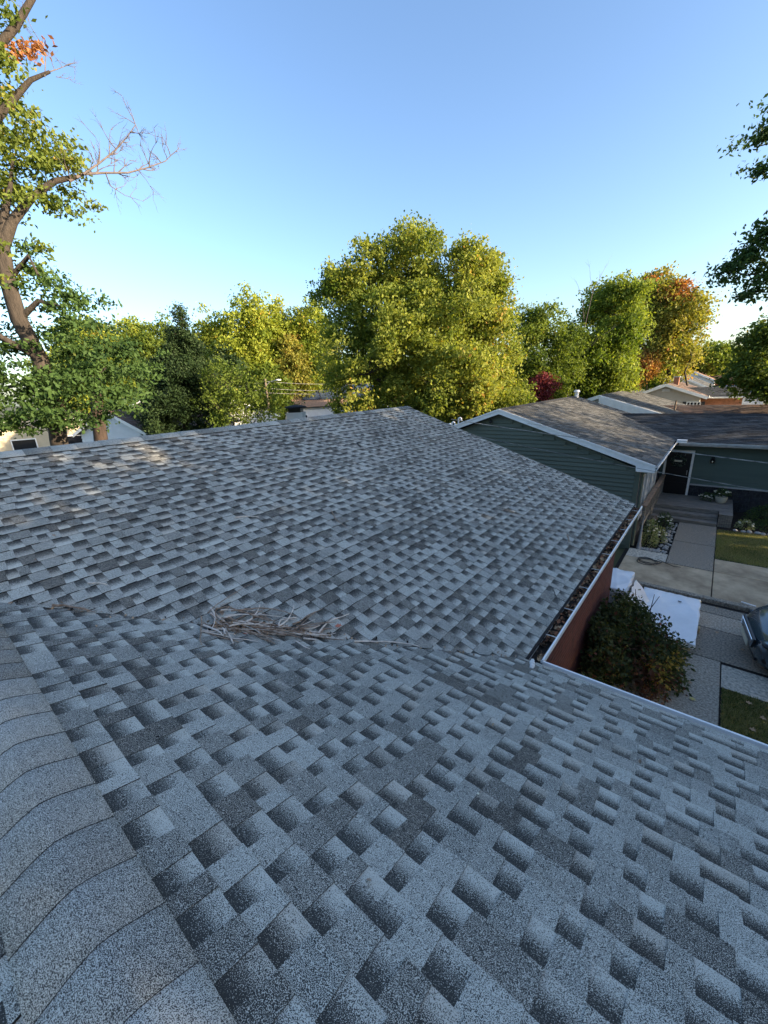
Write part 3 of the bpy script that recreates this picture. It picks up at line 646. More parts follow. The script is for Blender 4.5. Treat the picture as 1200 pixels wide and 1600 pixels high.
# side facing the yard: porch windows and downpipe
sidew = MB()
for k in range(22): sidew.hexa([(GX + .028, GY0 + .1, .1 + k * .105), (GX + .028, 18.75, .1 + k * .105), (GX - .01, 18.75, .1 + k * .105), (GX - .01, GY0 + .1, .1 + k * .105),
                                (GX + .008, GY0 + .1, .205 + k * .105), (GX + .008, 18.75, .205 + k * .105), (GX - .01, 18.75, .205 + k * .105), (GX - .01, GY0 + .1, .205 + k * .105)])
tag(sidew.build('siding_boards', M['dark_stone'], gwall), kind='stuff')
for ya in (13.55, 14.75, 15.95):
    b = MB(); b.box(GX + .03, GX + .08, ya, ya + .06, .75, 2.2); b.box(GX + .03, GX + .08, ya + .95, ya + 1.01, .75, 2.2); b.box(GX + .03, GX + .078, ya + .06, ya + .95, 2.14, 2.2); b.box(GX + .03, GX + .09, ya + .06, ya + .95, .75, .81)
    b.box(GX + .03, GX + .07, ya + .48, ya + .52, .81, 2.14)
    f = b.build('window', M['white_trim'], gh); MB().box(GX + .03, GX + .045, ya + .06, ya + .95, .81, 2.14).build('pane', M['glass'], f)
MB().tube([(EV + .04, GY0 - .1, 2.45), (GX + .1, GY0 + .02, 2.3), (GX + .09, GY0 + .06, 2.1), (GX + .09, GY0 + .06, .1)], .04, 6).build('downpipe', M['green_siding'], gh)

# cross wing with the entrance
WY, WE, WR, WRZ = 18.82, 18.22, 20.55, 3.31
b = MB(); b.box(-1.55, 9, WY, 22.3, -.1, 2.36); wing_wall = b.build('wall', M['teal_siding'], gh)
b = MB(); rgw = random.Random(3)
for k in range(15):
    z0_ = .90 + k * .105
    if z0_ < 2.34:
        for xa, xb in ([(-1.55, -1.44), (-.52, 9)] if z0_ < 2.12 else [(-1.55, 9)]):
            b.hexa([(xa, WY - .04, z0_), (xb, WY - .04, z0_), (xb, WY + .01, z0_), (xa, WY + .01, z0_), (xa, WY - .004, z0_ + .105), (xb, WY - .004, z0_ + .105), (xb, WY + .01, z0_ + .105), (xa, WY + .01, z0_ + .105)])
tag(b.build('siding_boards', M['teal_siding'], wing_wall), kind='stuff', label='teal green clapboards beside the entrance')
b = MB(); z0_ = -.02; r_ = 0
while z0_ < .84:
    h_ = rgw.choice([.05, .07, .09]); x_ = -.52
    while x_ < 7:
        w_ = rgw.uniform(.12, .34); b.box(x_, x_ + w_ - .008, WY - .03 - rgw.uniform(0, .035), WY + .01, z0_, z0_ + h_ - .007); x_ += w_
    z0_ += h_
tag(b.build('ledge_stones', M['dark_stone'], wing_wall), kind='stuff', label='dark ledge stone facing below the siding')
MB().box(-.52, 9, WY - .09, WY + .01, .845, .895).build('stone_sill', M['grey_trim'], gh)
b = MB(); b.poly([(-1.16, WE, 2.52), (9, WE, 2.52), (9, WR, WRZ), (-3.55, WR, WRZ)], (0, 0, -.05)); b.poly([(-3.4, WR, WRZ), (9, WR, WRZ), (9, 2 * WR - WE, 2.52), (-1.2, 2 * WR - WE, 2.52)], (0, 0, -.05))
wr_ = b.build('roof', M['felt'], gh)
roof_plane_courses((-3.62, WR, WRZ + .01), (9, WR, WRZ + .01), (9, WE - .02, 2.52 + .005), (-1.18, WE - .02, 2.52 + .005), 'shingle_courses', M['black_shingle'], wr_, seed=5, tabs=.3, label='blue-black shingle courses over the entrance')
for k in range(42): MB().poly([(-3.5 + k * .3, WR - .13, WRZ - .02), (-3.5 + k * .3, WR, WRZ + .035), (-3.5 + k * .3, WR + .13, WRZ - .02)], (.31, 0, .006)).build('ridge_cap', M['black_shingle'], wr_)
b = MB(); gutter(b, (-1.02, WE - .02, 2.515), (9, WE - .02, 2.515), (0, -1, 0), wd=.11, h=.11); b.build('gutter', M['grey_trim'], gh)
MB().box(-1.10, -.80, WE - .16, WE + .05, 2.50, 2.60).build('gutter_end_box', M['white_paint'], gh)
MB().box(-1.15, 9, WE, WY, 2.37, 2.40).build('soffit', M['grey_trim'], gh)
# door
dr = empty('door', (-1.0, WY, .43)); dr.parent = gh; dr.matrix_basis = wm(gh).inverted() @ Matrix.Translation((-1.0, WY, .43))
MB().box(-1.36, -.60, WY - .02, WY - .006, .43, 2.06).build('door_leaf', M['dark'], dr)
b = MB(); b.box(-1.43, -1.36, WY - .07, WY, .43, 2.14); b.box(-.60, -.53, WY - .07, WY, .43, 2.14); b.box(-1.36, -.60, WY - .068, WY, 2.06, 2.14); b.build('door_frame', M['white_trim'], dr)
MB().tube([(-.67, WY - .02, 1.38), (-.67, WY - .07, 1.38), (-.67, WY - .07, 1.22), (-.67, WY - .02, 1.22)], .01).build('handle', M['steel'], dr)
MB().box(-1.30, -.66, WY - .03, WY - .021, .55, .9).build('door_panel', M['dark'], dr)
# wreath
b = MB(); rg = random.Random(2)
wt_m = leaf_mat('wreath_leaves', (.03, .05, .035), (.16, .20, .16), trans=.2)
for k in range(150):
    a = rg.uniform(0, 6.28); rr = .19 + rg.gauss(0, .035); c = Vector((-.98 + rr * math.cos(a), WY - .05 - rg.random() * .04, 1.74 + rr * math.sin(a)))
    d = Vector((rg.gauss(0, 1), rg.gauss(0, .5), rg.gauss(0, 1))).normalized() * .045; e_ = Vector((rg.gauss(0, 1), rg.gauss(0, .5), rg.gauss(0, 1))).normalized() * .018
    b.add([c - d, c + e_, c + d, c - e_], [(0, 1, 2, 3)])
wrth = b.build('wreath', M['pot'] if False else wt_m, fix=False, origin=(-.98, WY, 1.74)); tag(wrth, 'round leafy wreath hanging on the black front door', 'wreath')
at2 = wrth.data.attributes.new('tone', 'FLOAT', 'FACE'); at2.data.foreach_set('value', np.random.RandomState(1).uniform(0, 1, len(wrth.data.polygons)).astype(np.float32))
b = MB(); b.box(-1.11, -.87, WY - .11, WY - .095, 1.70, 1.77); b.build('wreath_sign', M['petal'], wrth)
# wall lamp
b = MB(); b.tube([(0.02, WY - .03, 1.86), (0.02, WY - .10, 1.92), (0.02, WY - .14, 1.90)], .015); b.tube([(0.02, WY - .14, 1.92), (0.02, WY - .14, 1.86), (.02, WY - .14, 1.74)], [.03, .075, .06], 8); b.box(-.03, .07, WY - .04, WY - .02, 1.78, 1.94)
lp_ = tag(b.build('wall_lamp', M['black'], origin=(.02, WY, 1.85)), 'small black wall lamp on the teal siding right of the front door', 'lamp')
MB().blob((.02, WY - .20, 1.80), (.022, .02, .035), 1, 2, .02).build('bulb', M['petal'], lp_)
# vent pipes at the ridge of the green house
for k, (yy, dx) in enumerate([(24.0, 0)]):
    b = MB(); b.tube([(GR + .1, 21.5, GZ - .12), (GR + .1, 21.5, GZ + .20)], .09, 12); b.tube([(GR + .1, 21.5, GZ + .20), (GR + .1, 21.5, GZ + .30)], [.15, .10], 12); b.build('vent_pipe', M['white_paint'], gh)
for k, (x_, y_, hh) in enumerate([(-7.45, 13.4, .30), (-7.78, 13.5, .22), (-7.98, 13.6, .20)]):
    zb = GZ - gs * (GR - x_); b = MB(); pts = [(x_, y_, zb - .03), (x_, y_, zb + hh * .7)] + [(x_ + .06 - .06 * math.cos(a), y_, zb + hh * .7 + .06 * math.sin(a)) for a in (.6, 1.2, 1.8, 2.4, 3.1)] + [(x_ + .12, y_, zb + hh * .55)]
    b.tube(pts, .028, 7); b.build('gooseneck_vent', M['white_paint'], gh)

# front steps and deck
dk_ = empty('front_deck', (-.4, 17.2, 0), 'weathered grey wooden deck and steps in front of the black door', 'deck')
yy = 17.02; k = 0
while yy < 18.74:
    MB().box(-1.42, .80, yy, yy + .132, .40, .428 + .002 * (k % 2)).build('deck_board', M['deck_wood'], dk_, bevel=.003); yy += .14; k += 1
for j, (y0, zt) in enumerate([(16.72, .28), (16.42, .14)]):
    for q in range(2): MB().box(-1.42, .44, y0 + q * .145, y0 + .135 + q * .145, zt - .03, zt).build('step_board', M['deck_wood'], dk_, bevel=.003)
    MB().box(-1.42, .44, y0 + .29 - .02, y0 + .292, zt, zt + .12).build('riser', M['deck_wood'], dk_)
MB().box(-1.42, .44, 16.44, 16.46, 0, .11).build('riser', M['deck_wood'], dk_)
for k in range(6): MB().box(.46 + k * .058, .512 + k * .058, 16.60, 16.63, .0, .40).build('skirt_board', M['deck_wood'], dk_)
for k in range(8): MB().box(.79, .81, 16.65 + k * .26, 16.89 + k * .26, .0, .40).build('skirt_board', M['deck_wood'], dk_)
MB().box(.45, .80, 16.6, 17.0, .395, .425).build('deck_board', M['deck_wood'], dk_)
MB().box(-1.43, -1.38, 16.4, 17.0, 0, .38).build('stringer', M['deck_wood'], dk_)
# hand rail along the side of the deck
hr = empty('hand_rail', (-1.36, 15.6, 0), 'brown wooden hand rail running from the yard to the front deck', 'railing')
MB().bar((-1.36, 13.7, 1.18), (-1.36, 18.6, 1.18), .13, .045).build('top_rail', M['rail_wood'], hr)
MB().bar((-1.36, 13.75, .55), (-1.36, 18.6, .60), .04, .09).build('lower_rail', M['deck_wood'], hr)
for yy in (13.8, 15.4, 17.0, 18.55): MB().box(-1.40, -1.32, yy - .04, yy + .04, 0, 1.155).build('post', M['deck_wood'], hr)
for k in range(30): MB().box(-1.375, -1.345, 13.95 + k * .155, 13.985 + k * .155, .58, 1.155).build('baluster', M['deck_wood'], hr)
b = MB(); b.bar((-1.25, 14.9, .10), (-1.17, 15.9, .30), .12, .035); tag(b.build('loose_board', M['rail_wood'], origin=(-1.2, 15.4, .1)), 'short light brown board leaning in the flower bed by the rail foot', 'board')
b = MB(); b.tube([(-1.30, 13.3, 0), (-1.30, 13.3, .02), (-1.29, 13.31, .9), (-1.26, 13.32, 1.0)], [.05, .05, .012, .01], 8); b.tube([(-1.30, 13.3, .0), (-1.30, 13.3, .15)], [.07, .05], 10)
tag(b.build('bollard_stake', M['grey_trim'], origin=(-1.3, 13.3, 0)), 'thin pale stake standing at the near corner of the flower bed', 'stake')

# ---- houses further along the street, front to back
def street_house(label, gr, ge, y0, y1, ze, zr, wallm, roofm, wing=None, courses=True, zoff=0, rake='white_trim', seed=0):
    h = empty('street_house', (gr, y0, 0), label, 'house', None)
    lv = 2 * gr - ge; b = MB(); gable_front(b, lv + .4, ge - .4, gr, y0 + .02, ze - .02, zr - .13); b.box(lv + .4, ge - .4, y0 + .17, y1 - .3, -.1, ze - .1)
    wl_ = b.build('wall', M[wallm], h)
    b = MB(); siding_gable(b, lv + .4, ge - .4, gr, y0 + .02, ze - .05, zr - .12, max(0, ze - 1.6), .2); tag(b.build('siding_boards', M[wallm], wl_), kind='stuff')
    b = MB()
    for x_ in (ge, lv): b.poly([(gr, y0 - .3, zr), (x_, y0 - .3, ze), (x_, y1, ze), (gr, y1, zr)], (0, 0, -.08))
    rf = b.build('roof', M['felt'], h)
    for x_, sd in ((ge, 1), (lv, 2)):
        roof_plane_courses((gr, y0 - .31, zr + .004), (gr, y1, zr + .004), (x_, y1, ze + .002), (x_, y0 - .31, ze + .002), 'shingle_courses', M[roofm], rf, seed=seed + sd, step=.2, tabs=.5, th=.016)
    for x_ in (ge, lv):
        sg = 1 if x_ > gr else -1
        MB().poly([(gr, y0 - .32, zr + .02), (x_ + .02 * sg, y0 - .32, ze + .02), (x_ + .02 * sg, y0 - .32, ze - .2), (gr, y0 - .32, zr - .18)], (0, .03, 0)).build('rake_board', M[rake], h)
    b = MB(); gutter(b, (ge, y0 - .3, ze), (ge, y1, ze), (1, 0, 0)); b.build('gutter', M['white_paint'], h)
    if wing:
        wy0, wyr, wx1, wze, wzr, wm_, wrm = wing
        wl2 = MB().box(ge - .5, wx1 - .3, wy0 + .4, 2 * wyr - wy0 - .4, -.1, wze - .08).build('wall', M[wm_], h)
        b = MB(); b.poly([(ge - .1, wy0, wze), (wx1, wy0, wze), (wx1, wyr, wzr), (ge - 2.6, wyr, wzr)], (0, 0, -.06)); b.poly([(ge - 2.6, wyr, wzr), (wx1, wyr, wzr), (wx1, 2 * wyr - wy0, wze), (ge, 2 * wyr - wy0, wze)], (0, 0, -.06)); r2 = b.build('roof', M['felt'], h)
        roof_plane_courses((ge - 2.7, wyr, wzr + .01), (wx1, wyr, wzr + .01), (wx1, wy0 - .02, wze + .005), (ge - .15, wy0 - .02, wze + .005), 'shingle_courses', M[wrm], r2, seed=seed + 9, step=.2, tabs=.5, th=.016)
        b = MB(); gutter(b, (ge, wy0 - .02, wze), (wx1, wy0 - .02, wze), (0, -1, 0)); b.build('gutter', M['white_trim'], h)
    return h
h3 = street_house('house behind the green one, with a wide white rake board and sun streaked dark roof', GR, EV, 27.0, 36.5, 2.42, 3.88, 'white_siding', 'dark_shingle', wing=(29.0, 31.2, 8, 2.2, 3.0, 'white_siding', 'brown_shingle'), seed=20)
MB().tube([(-2.2, 30.2, 2.5), (-2.2, 30.2, 3.35)], .05, 8).build('vent_pipe', M['rail_wood'], h3)
MB().poly([(GR, 26.64, 3.86), (EV, 26.64, 2.42), (EV, 26.64, 1.95), (GR, 26.64, 3.40)], (0, .03, 0)).build('rake_face', M['white_trim'], h3)
h4 = street_house('beige gabled house with dark shuttered windows and an orange brick wing', -3.62, -1.0, 39.0, 49.0, 3.13, 4.12, 'tan_siding', 'brown_shingle', wing=(39.9, 42.6, 1.35, 3.05, 3.7, 'far_brick', 'dark_shingle'), seed=30)
for (xa, xb) in ((-2.12, -1.78), (-1.70, -1.36)):
    window(h4, xa, xb, 2.0, 2.72, 39.0, frame=.05, mull=1)
for xa in (-2.42, -1.28): MB().box(xa, xa + .22, 38.93, 38.99, 1.95, 2.78).build('shutter', M['black'], h4)
MB().box(-3.9, -3.5, 38.95, 39.0, 2.1, 2.45).build('window', M['glass'], h4)
MB().box(-3.85, -3.35, 38.94, 39.0, 3.55, 3.75).build('gable_vent', M['grey_trim'], h4)
ch = MB().box(-3.45, -3.1, 42, 42.4, 3.6, 4.55).build('chimney', M['far_brick'], h4); MB().box(-3.5, -3.05, 41.95, 42.45, 4.55, 4.62).build('chimney_cap', M['grey_trim'], ch)
MB().box(-.68, -.30, 40.26, 40.31, 0, 2.35).build('door', M['black'], h4); MB().box(-.78, -.70, 40.24, 40.31, 0, 2.45).build('door_frame', M['cream_wall'], h4); MB().box(-.28, -.20, 40.24, 40.31, 0, 2.45).build('door_frame', M['cream_wall'], h4)
h5 = street_house('third roof down the street, with a plain white gable face', -3.9, -.6, 55, 66, 2.9, 4.55, 'white_siding', 'dark_shingle', wing=(58, 60, 3.5, 2.6, 3.3, 'white_siding', 'solar'), seed=40)
for k, (x_, y_) in enumerate([(-5.2, 54.5), (-4.5, 54.8)]):
    MB().tube([(x_, 55.6, 3.4), (x_, 55.6, 4.4)], .12 if k else .2, 8).build('vent_pipe', M['white_paint'], h5)
h6 = street_house('farthest house in the row, with a light brown roof', -4.2, -1.0, 74, 86, 3.5, 5.1, 'white_siding', 'terracotta_roof', wing=(77, 80, 3.4, 3.2, 4.2, 'far_brick', 'brown_shingle'), seed=50)
h7 = street_house('white walled house low behind the trees, left of the beige gable', -14.5, -9.5, 46, 56, 3.0, 4.3, 'white_siding', 'dark_shingle', seed=60)

# ---- houses beyond our ridge, on the left
def side_house(label, pos, rz, w_, d_, ze, zr, wallm, roofm, wins=(), name='backyard_house'):
    h = empty(name, pos, label, 'house', None, rz=rz); Mh = Matrix.Translation(pos) @ Matrix.Rotation(rz, 4, 'Z')
    def tr(b):
        b.v = [tuple(Mh @ Vector(v)) for v in b.v]; return b
    b = MB(); gable_front(b, -w_ / 2, w_ / 2, 0, 0, ze, zr - .1); b.box(-w_ / 2, w_ / 2, .15, d_, -.1, ze - .04); wl_ = tr(b).build('wall', M[wallm], h)
    b = MB(); siding_gable(b, -w_ / 2, w_ / 2, 0, 0, ze, zr - .1, .5, .16); tag(tr(b).build('siding_boards', M[wallm], wl_), kind='stuff')
    b = MB(); sl_ = (zr - ze) / (w_ / 2); o = .35
    for sg in (-1, 1): b.poly([(0, -.25, zr + .02), (sg * (w_ / 2 + o), -.25, ze - sl_ * o + .02), (sg * (w_ / 2 + o), d_ + .25, ze - sl_ * o + .02), (0, d_ + .25, zr + .02)], (0, 0, -.07))
    rf = tr(b).build('roof', M['felt'], h)
    for sg in (-1, 1):
        P4 = [Mh @ Vector(q) for q in ((0, -.26, zr + .025), (0, d_ + .26, zr + .025), (sg * (w_ / 2 + o + .02), d_ + .26, ze - sl_ * o + .02), (sg * (w_ / 2 + o + .02), -.26, ze - sl_ * o + .02))]
        roof_plane_courses(P4[0], P4[1], P4[2], P4[3], 'shingle_courses', M[roofm], rf, seed=int(w_ * 10), step=.2, tabs=.5, th=.015)
        b = MB(); b.poly([(0, -.27, zr + .03), (sg * (w_ / 2 + o), -.27, ze - sl_ * o + .03), (sg * (w_ / 2 + o), -.27, ze - sl_ * o - .14), (0, -.27, zr - .14)], (0, .03, 0)); tr(b).build('rake_board', M['white_trim'], h)
    for (face, u, z0, z1_, ww) in wins:
        b = MB(); g_ = MB()
        if face == 'side':
            X_ = w_ / 2; b.box(X_ + .003, X_ + .05, u, u + .06, z0, z1_); b.box(X_ + .003, X_ + .05, u + ww - .06, u + ww, z0, z1_); b.box(X_ + .003, X_ + .048, u + .06, u + ww - .06, z1_ - .06, z1_); b.box(X_ + .003, X_ + .048, u + .06, u + ww - .06, z0, z0 + .06); b.box(X_ + .003, X_ + .045, u + ww / 2 - .03, u + ww / 2 + .03, z0 + .06, z1_ - .06); g_.box(X_ + .003, X_ + .02, u + .05, u + ww - .05, z0 + .05, z1_ - .05)
        else:
            b.box(u, u + .06, -.09, -.02, z0, z1_); b.box(u + ww - .06, u + ww, -.09, -.02, z0, z1_); b.box(u + .06, u + ww - .06, -.09, -.02, z1_ - .06, z1_); b.box(u + .06, u + ww - .06, -.09, -.02, z0, z0 + .06); g_.box(u + .05, u + ww - .05, -.065, -.024, z0 + .05, z1_ - .05)
        f = tr(b).build('window', M['white_trim'], h); tr(g_).build('pane', M['glass'], f)
    return h
c1 = at(178, 685, D=27)
side_house('small white house with a tan roof, seen between the oak and the dark evergreen', (c1.x, c1.y, 0), R(20), 5.0, 7, 3.3, 4.45, 'white_siding', 'brown_shingle', [('side', .8, 2.0, 3.0, 1.2), ('side', 3.2, 2.0, 3.0, 1.2)])
c1 = at(60, 640, D=38)
side_house('long white house with pinkish roof half hidden behind the oak leaves', (c1.x, c1.y, 0), R(70), 8.0, 14, 3.0, 4.6, 'cream_wall', 'terracotta_roof', [('front', -2, 1.4, 2.6, 1.4), ('front', 1, 1.4, 2.6, 1.4)])
c1 = at(240, 620, D=48)
side_house('pale cream house with a light roof, far behind the oak and the evergreen', (c1.x, c1.y, 0), R(60), 8.0, 14, 3.6, 5.2, 'cream_wall', 'terracotta_roof')
c1 = at(452, 640, D=45)
hs = side_house('house with blue-grey solar panels on a brown roof, left of the big maple', (c1.x - 1, c1.y, 0), R(-35), 7.0, 12, 3.5, 5.35, 'white_siding', 'terracotta_roof', [('side', 1.0, 1.4, 2.6, 1.2), ('front', .4, 1.5, 2.6, 1.0)])
Mh = Matrix.Translation((c1.x - 1, c1.y, 0)) @ Matrix.Rotation(R(-35), 4, 'Z')
sl_ = 1.85 / 3.5
for i in range(2):
    for j in range(5):
        b = MB(); x0, x1 = .35 + i * 1.25, 1.55 + i * 1.25; y0, y1 = 1.9 + j * 1.9, 3.7 + j * 1.9
        b.poly([(x0, y0, 5.47 - sl_ * x0), (x1, y0, 5.47 - sl_ * x1), (x1, y1, 5.47 - sl_ * x1), (x0, y1, 5.47 - sl_ * x0)], (0, 0, .05)); b.v = [tuple(Mh @ Vector(v)) for v in b.v]; b.build('solar_panel', M['solar'], hs)
c1 = at(600, 640, D=40)
side_house('white house almost hidden low behind the big maple', (c1.x, c1.y, 0), R(40), 7.0, 12, 3.2, 4.7, 'white_siding', 'brown_shingle')
c1 = at(370, 650, D=40)
side_house('white walled house glimpsed through the light green bushes', (c1.x, c1.y, 0), R(50), 7.0, 10, 3.0, 4.5, 'white_siding', 'dark_shingle')
# brick chimney with black cap near the solar house
c1 = at(463, 650, D=24)
chm = empty('chimney_stack', (c1.x, c1.y, 0), 'pale square chimney with a wide dark metal cap, rising beyond our ridge', 'chimney', rz=R(35))
Mh = Matrix.Translation((c1.x, c1.y, 0)) @ Matrix.Rotation(R(35), 4, 'Z')
b = MB(); b.box(-.45, .45, -.35, .35, 0, 3.78); b.v = [tuple(Mh @ Vector(v)) for v in b.v]; b.build('stack', M['white_siding'], chm)
b = MB(); b.box(-.35, .35, -.27, .27, 3.78, 4.02); b.v = [tuple(Mh @ Vector(v)) for v in b.v]; b.build('flue', M['black'], chm)
b = MB(); b.tube([tuple(Mh @ Vector(v)) for v in ((0, 0, 4.02), (0, 0, 4.10), (0, 0, 4.18))], [.62, .60, .25], 16); b.build('cap', M['felt'], chm)

# ---- utility pole with street light
c1 = at(415, 600, D=40)
pl = empty('utility_pole', (c1.x, c1.y, 0), 'slim utility pole with a white street light arm among the yellow-green trees', 'pole')
MB().tube([(c1.x, c1.y, 0), (c1.x, c1.y, 6.1)], [.14, .10], 10).build('shaft', M['bark_pale'], pl)
rr = (RT.x, RT.y)
b = MB(); b.tube([(c1.x, c1.y, 5.5), (c1.x + rr[0] * .4, c1.y + rr[1] * .4, 5.85), (c1.x + rr[0] * 1.0, c1.y + rr[1] * 1.0, 5.95)], .035, 6); b.build('arm', M['steel'], pl)
b = MB(); b.blob((c1.x + rr[0] * 1.2, c1.y + rr[1] * 1.2, 5.95), (.28, .28, .09), 1, 2, .02); b.build('lamp_head', M['white_paint'], pl)
def wire(pts, r, mt, name, label, sag=.3, group=None):
    P_ = []
    for a, c in zip(pts, pts[1:]):
        a = Vector(a); c = Vector(c)
        for k in range(14):
            t = k / 14; q = a.lerp(c, t); q.z -= sag * 4 * t * (1 - t); P_.append(q)
    P_.append(Vector(pts[-1])); return tag(MB().tube(P_, r, 5).build(name, mt, origin=P_[0]), label, 'cable', group)
for q, (dz, sg) in enumerate([(5.9, .5), (5.3, .5), (4.9, .4)]):
    a = at(180, 600, D=44); c = at(640, 600, D=44)
    wire([(a.x, a.y, dz - .3), (c1.x, c1.y, dz), (c.x, c.y, dz)], .018, M['cable'], 'utility_wire', ['topmost wire on the utility pole', 'middle wire on the utility pole', 'lowest wire on the utility pole'][q], sg)
# service drops in front of the green gable
def twisted(pts, label, r=.0065):
    a, c = Vector(pts[0]), Vector(pts[-1]); L = (c - a).length; n = int(L * 26); b = MB()
    for ph in (0, 2.09, 4.19):
        P_ = []
        for k in range(n + 1):
            t = k / n; q = a.lerp(c, t); q.z -= pts[1] * 4 * t * (1 - t); an = t * L * 9 + ph; P_.append(q + Vector((0, math.cos(an), math.sin(an))) * r * .9)
        b.tube(P_, r * .8, 4)
    return tag(b.build('service_cable', M['cable'], origin=a), label, 'cable')
twisted([(-6.6, 11.4, 3.86), .10, (6.5, 11.0, 2.70)], 'twisted service cable crossing the upper part of the green gable wall')
twisted([(-6.4, 11.2, 3.52), .16, (6.5, 10.8, 2.12)], 'lower twisted cable crossing the green gable just above our roof edge', .004)
wire([(-4.6, 12.6, 3.65), (6.5, 14.0, 2.75)], .005, M['cable'], 'service_cable', 'thin pale cable passing over the green rake board and the entrance gutter', .12)

# ================================================================ YARD THINGS
# flower bed stones
rg = random.Random(31); k = 0
def stone(x, y, r, label, group=None):
    b = MB(); b.blob((x, y, r * .45), (r * rg.uniform(.8, 1.25), r * rg.uniform(.7, 1), r * .65), rg.randrange(9999), 2, .10)
    o = b.build('stone', M['stone'], smooth=True, origin=(x, y, 0)); o.rotation_euler.z = 0
    return tag(o, label, 'stone', group)
for i in range(17):
    for j in range(3): stone(-.62 - .085 * j + rg.uniform(-.03, .03), 13.35 + i * .175 + rg.uniform(-.05, .05), rg.uniform(.03, .062), 'pale rounded stone in the border along the dark front walk', 'stones along the front walk')
for i in range(10):
    for j in range(2): stone(-1.28 + i * .07 + rg.uniform(-.02, .02), 13.20 + .10 * j + rg.uniform(-.03, .03), rg.uniform(.028, .05), 'pale rounded stone in the border at the near end of the flower bed', 'stones at the near end of the bed')
for i in range(10): stone(.92 + i * .17 + rg.uniform(-.03, .03), 16.35 + rg.uniform(-.04, .04), rg.uniform(.06, .11), 'pale stone edging the bed between the lawn and the dark stone wall', 'stones right of the deck')

# ---------------------------------------------------------------- leaves and trees
def leaf_mesh(name, C, D_, size, mt, tone, seed, aspect=.55, fold=.25, up=.5, parent=None):
    """C centres (n,3), D_ sizes; each leaf is a folded rhombus of 4 vertices, 2 triangles"""
    rg = np.random.RandomState(seed); n = len(C)
    a = rg.normal(0, 1, (n, 3)); a[:, 2] -= .35; a /= np.linalg.norm(a, axis=1)[:, None]           # leaf axis, a little downwards
    nn = rg.normal(0, 1, (n, 3)); nn[:, 2] += up; s = np.cross(a, nn); s /= np.linalg.norm(s, axis=1)[:, None]; nn = np.cross(s, a)
    L = (size * D_)[:, None]
    v = np.empty((n, 4, 3)); v[:, 0] = C - a * L * .5; v[:, 1] = C + s * L * aspect * .5 + nn * L * fold * .3; v[:, 2] = C + a * L * .5; v[:, 3] = C - s * L * aspect * .5 + nn * L * fold * .3
    me = bpy.data.meshes.new(name); me.vertices.add(4 * n); me.vertices.foreach_set('co', v.astype(np.float32).ravel())
    idx = (np.arange(n)[:, None] * 4 + np.array([0, 1, 2, 3])[None]).ravel().astype(np.int32)
    me.loops.add(4 * n); me.loops.foreach_set('vertex_index', idx); me.polygons.add(n); me.polygons.foreach_set('loop_start', np.arange(0, 4 * n, 4, dtype=np.int32))
    t = me.attributes.new('tone', 'FLOAT', 'FACE'); t.data.foreach_set('value', tone.astype(np.float32)); me.materials.append(mt); me.update(); me.validate()
    return link(name, me, parent)

def limb(b, p0, p1, r0, r1, seed, n=5, wob=.10, grav=0, sides=6):
    rg = random.Random(seed); p0 = Vector(p0); p1 = Vector(p1); L = (p1 - p0).length; pts = []
    for k in range(n + 1):
        t = k / n; q = p0.lerp(p1, t); q.z += grav * L * 4 * t * (1 - t)
        if 0 < k < n: q += Vector((rg.gauss(0, 1), rg.gauss(0, 1), rg.gauss(0, .6))) * L * wob * .35
        pts.append(q)
    b.tube(pts, [r0 + (r1 - r0) * k / n for k in range(n + 1)], sides, cap=False); return pts

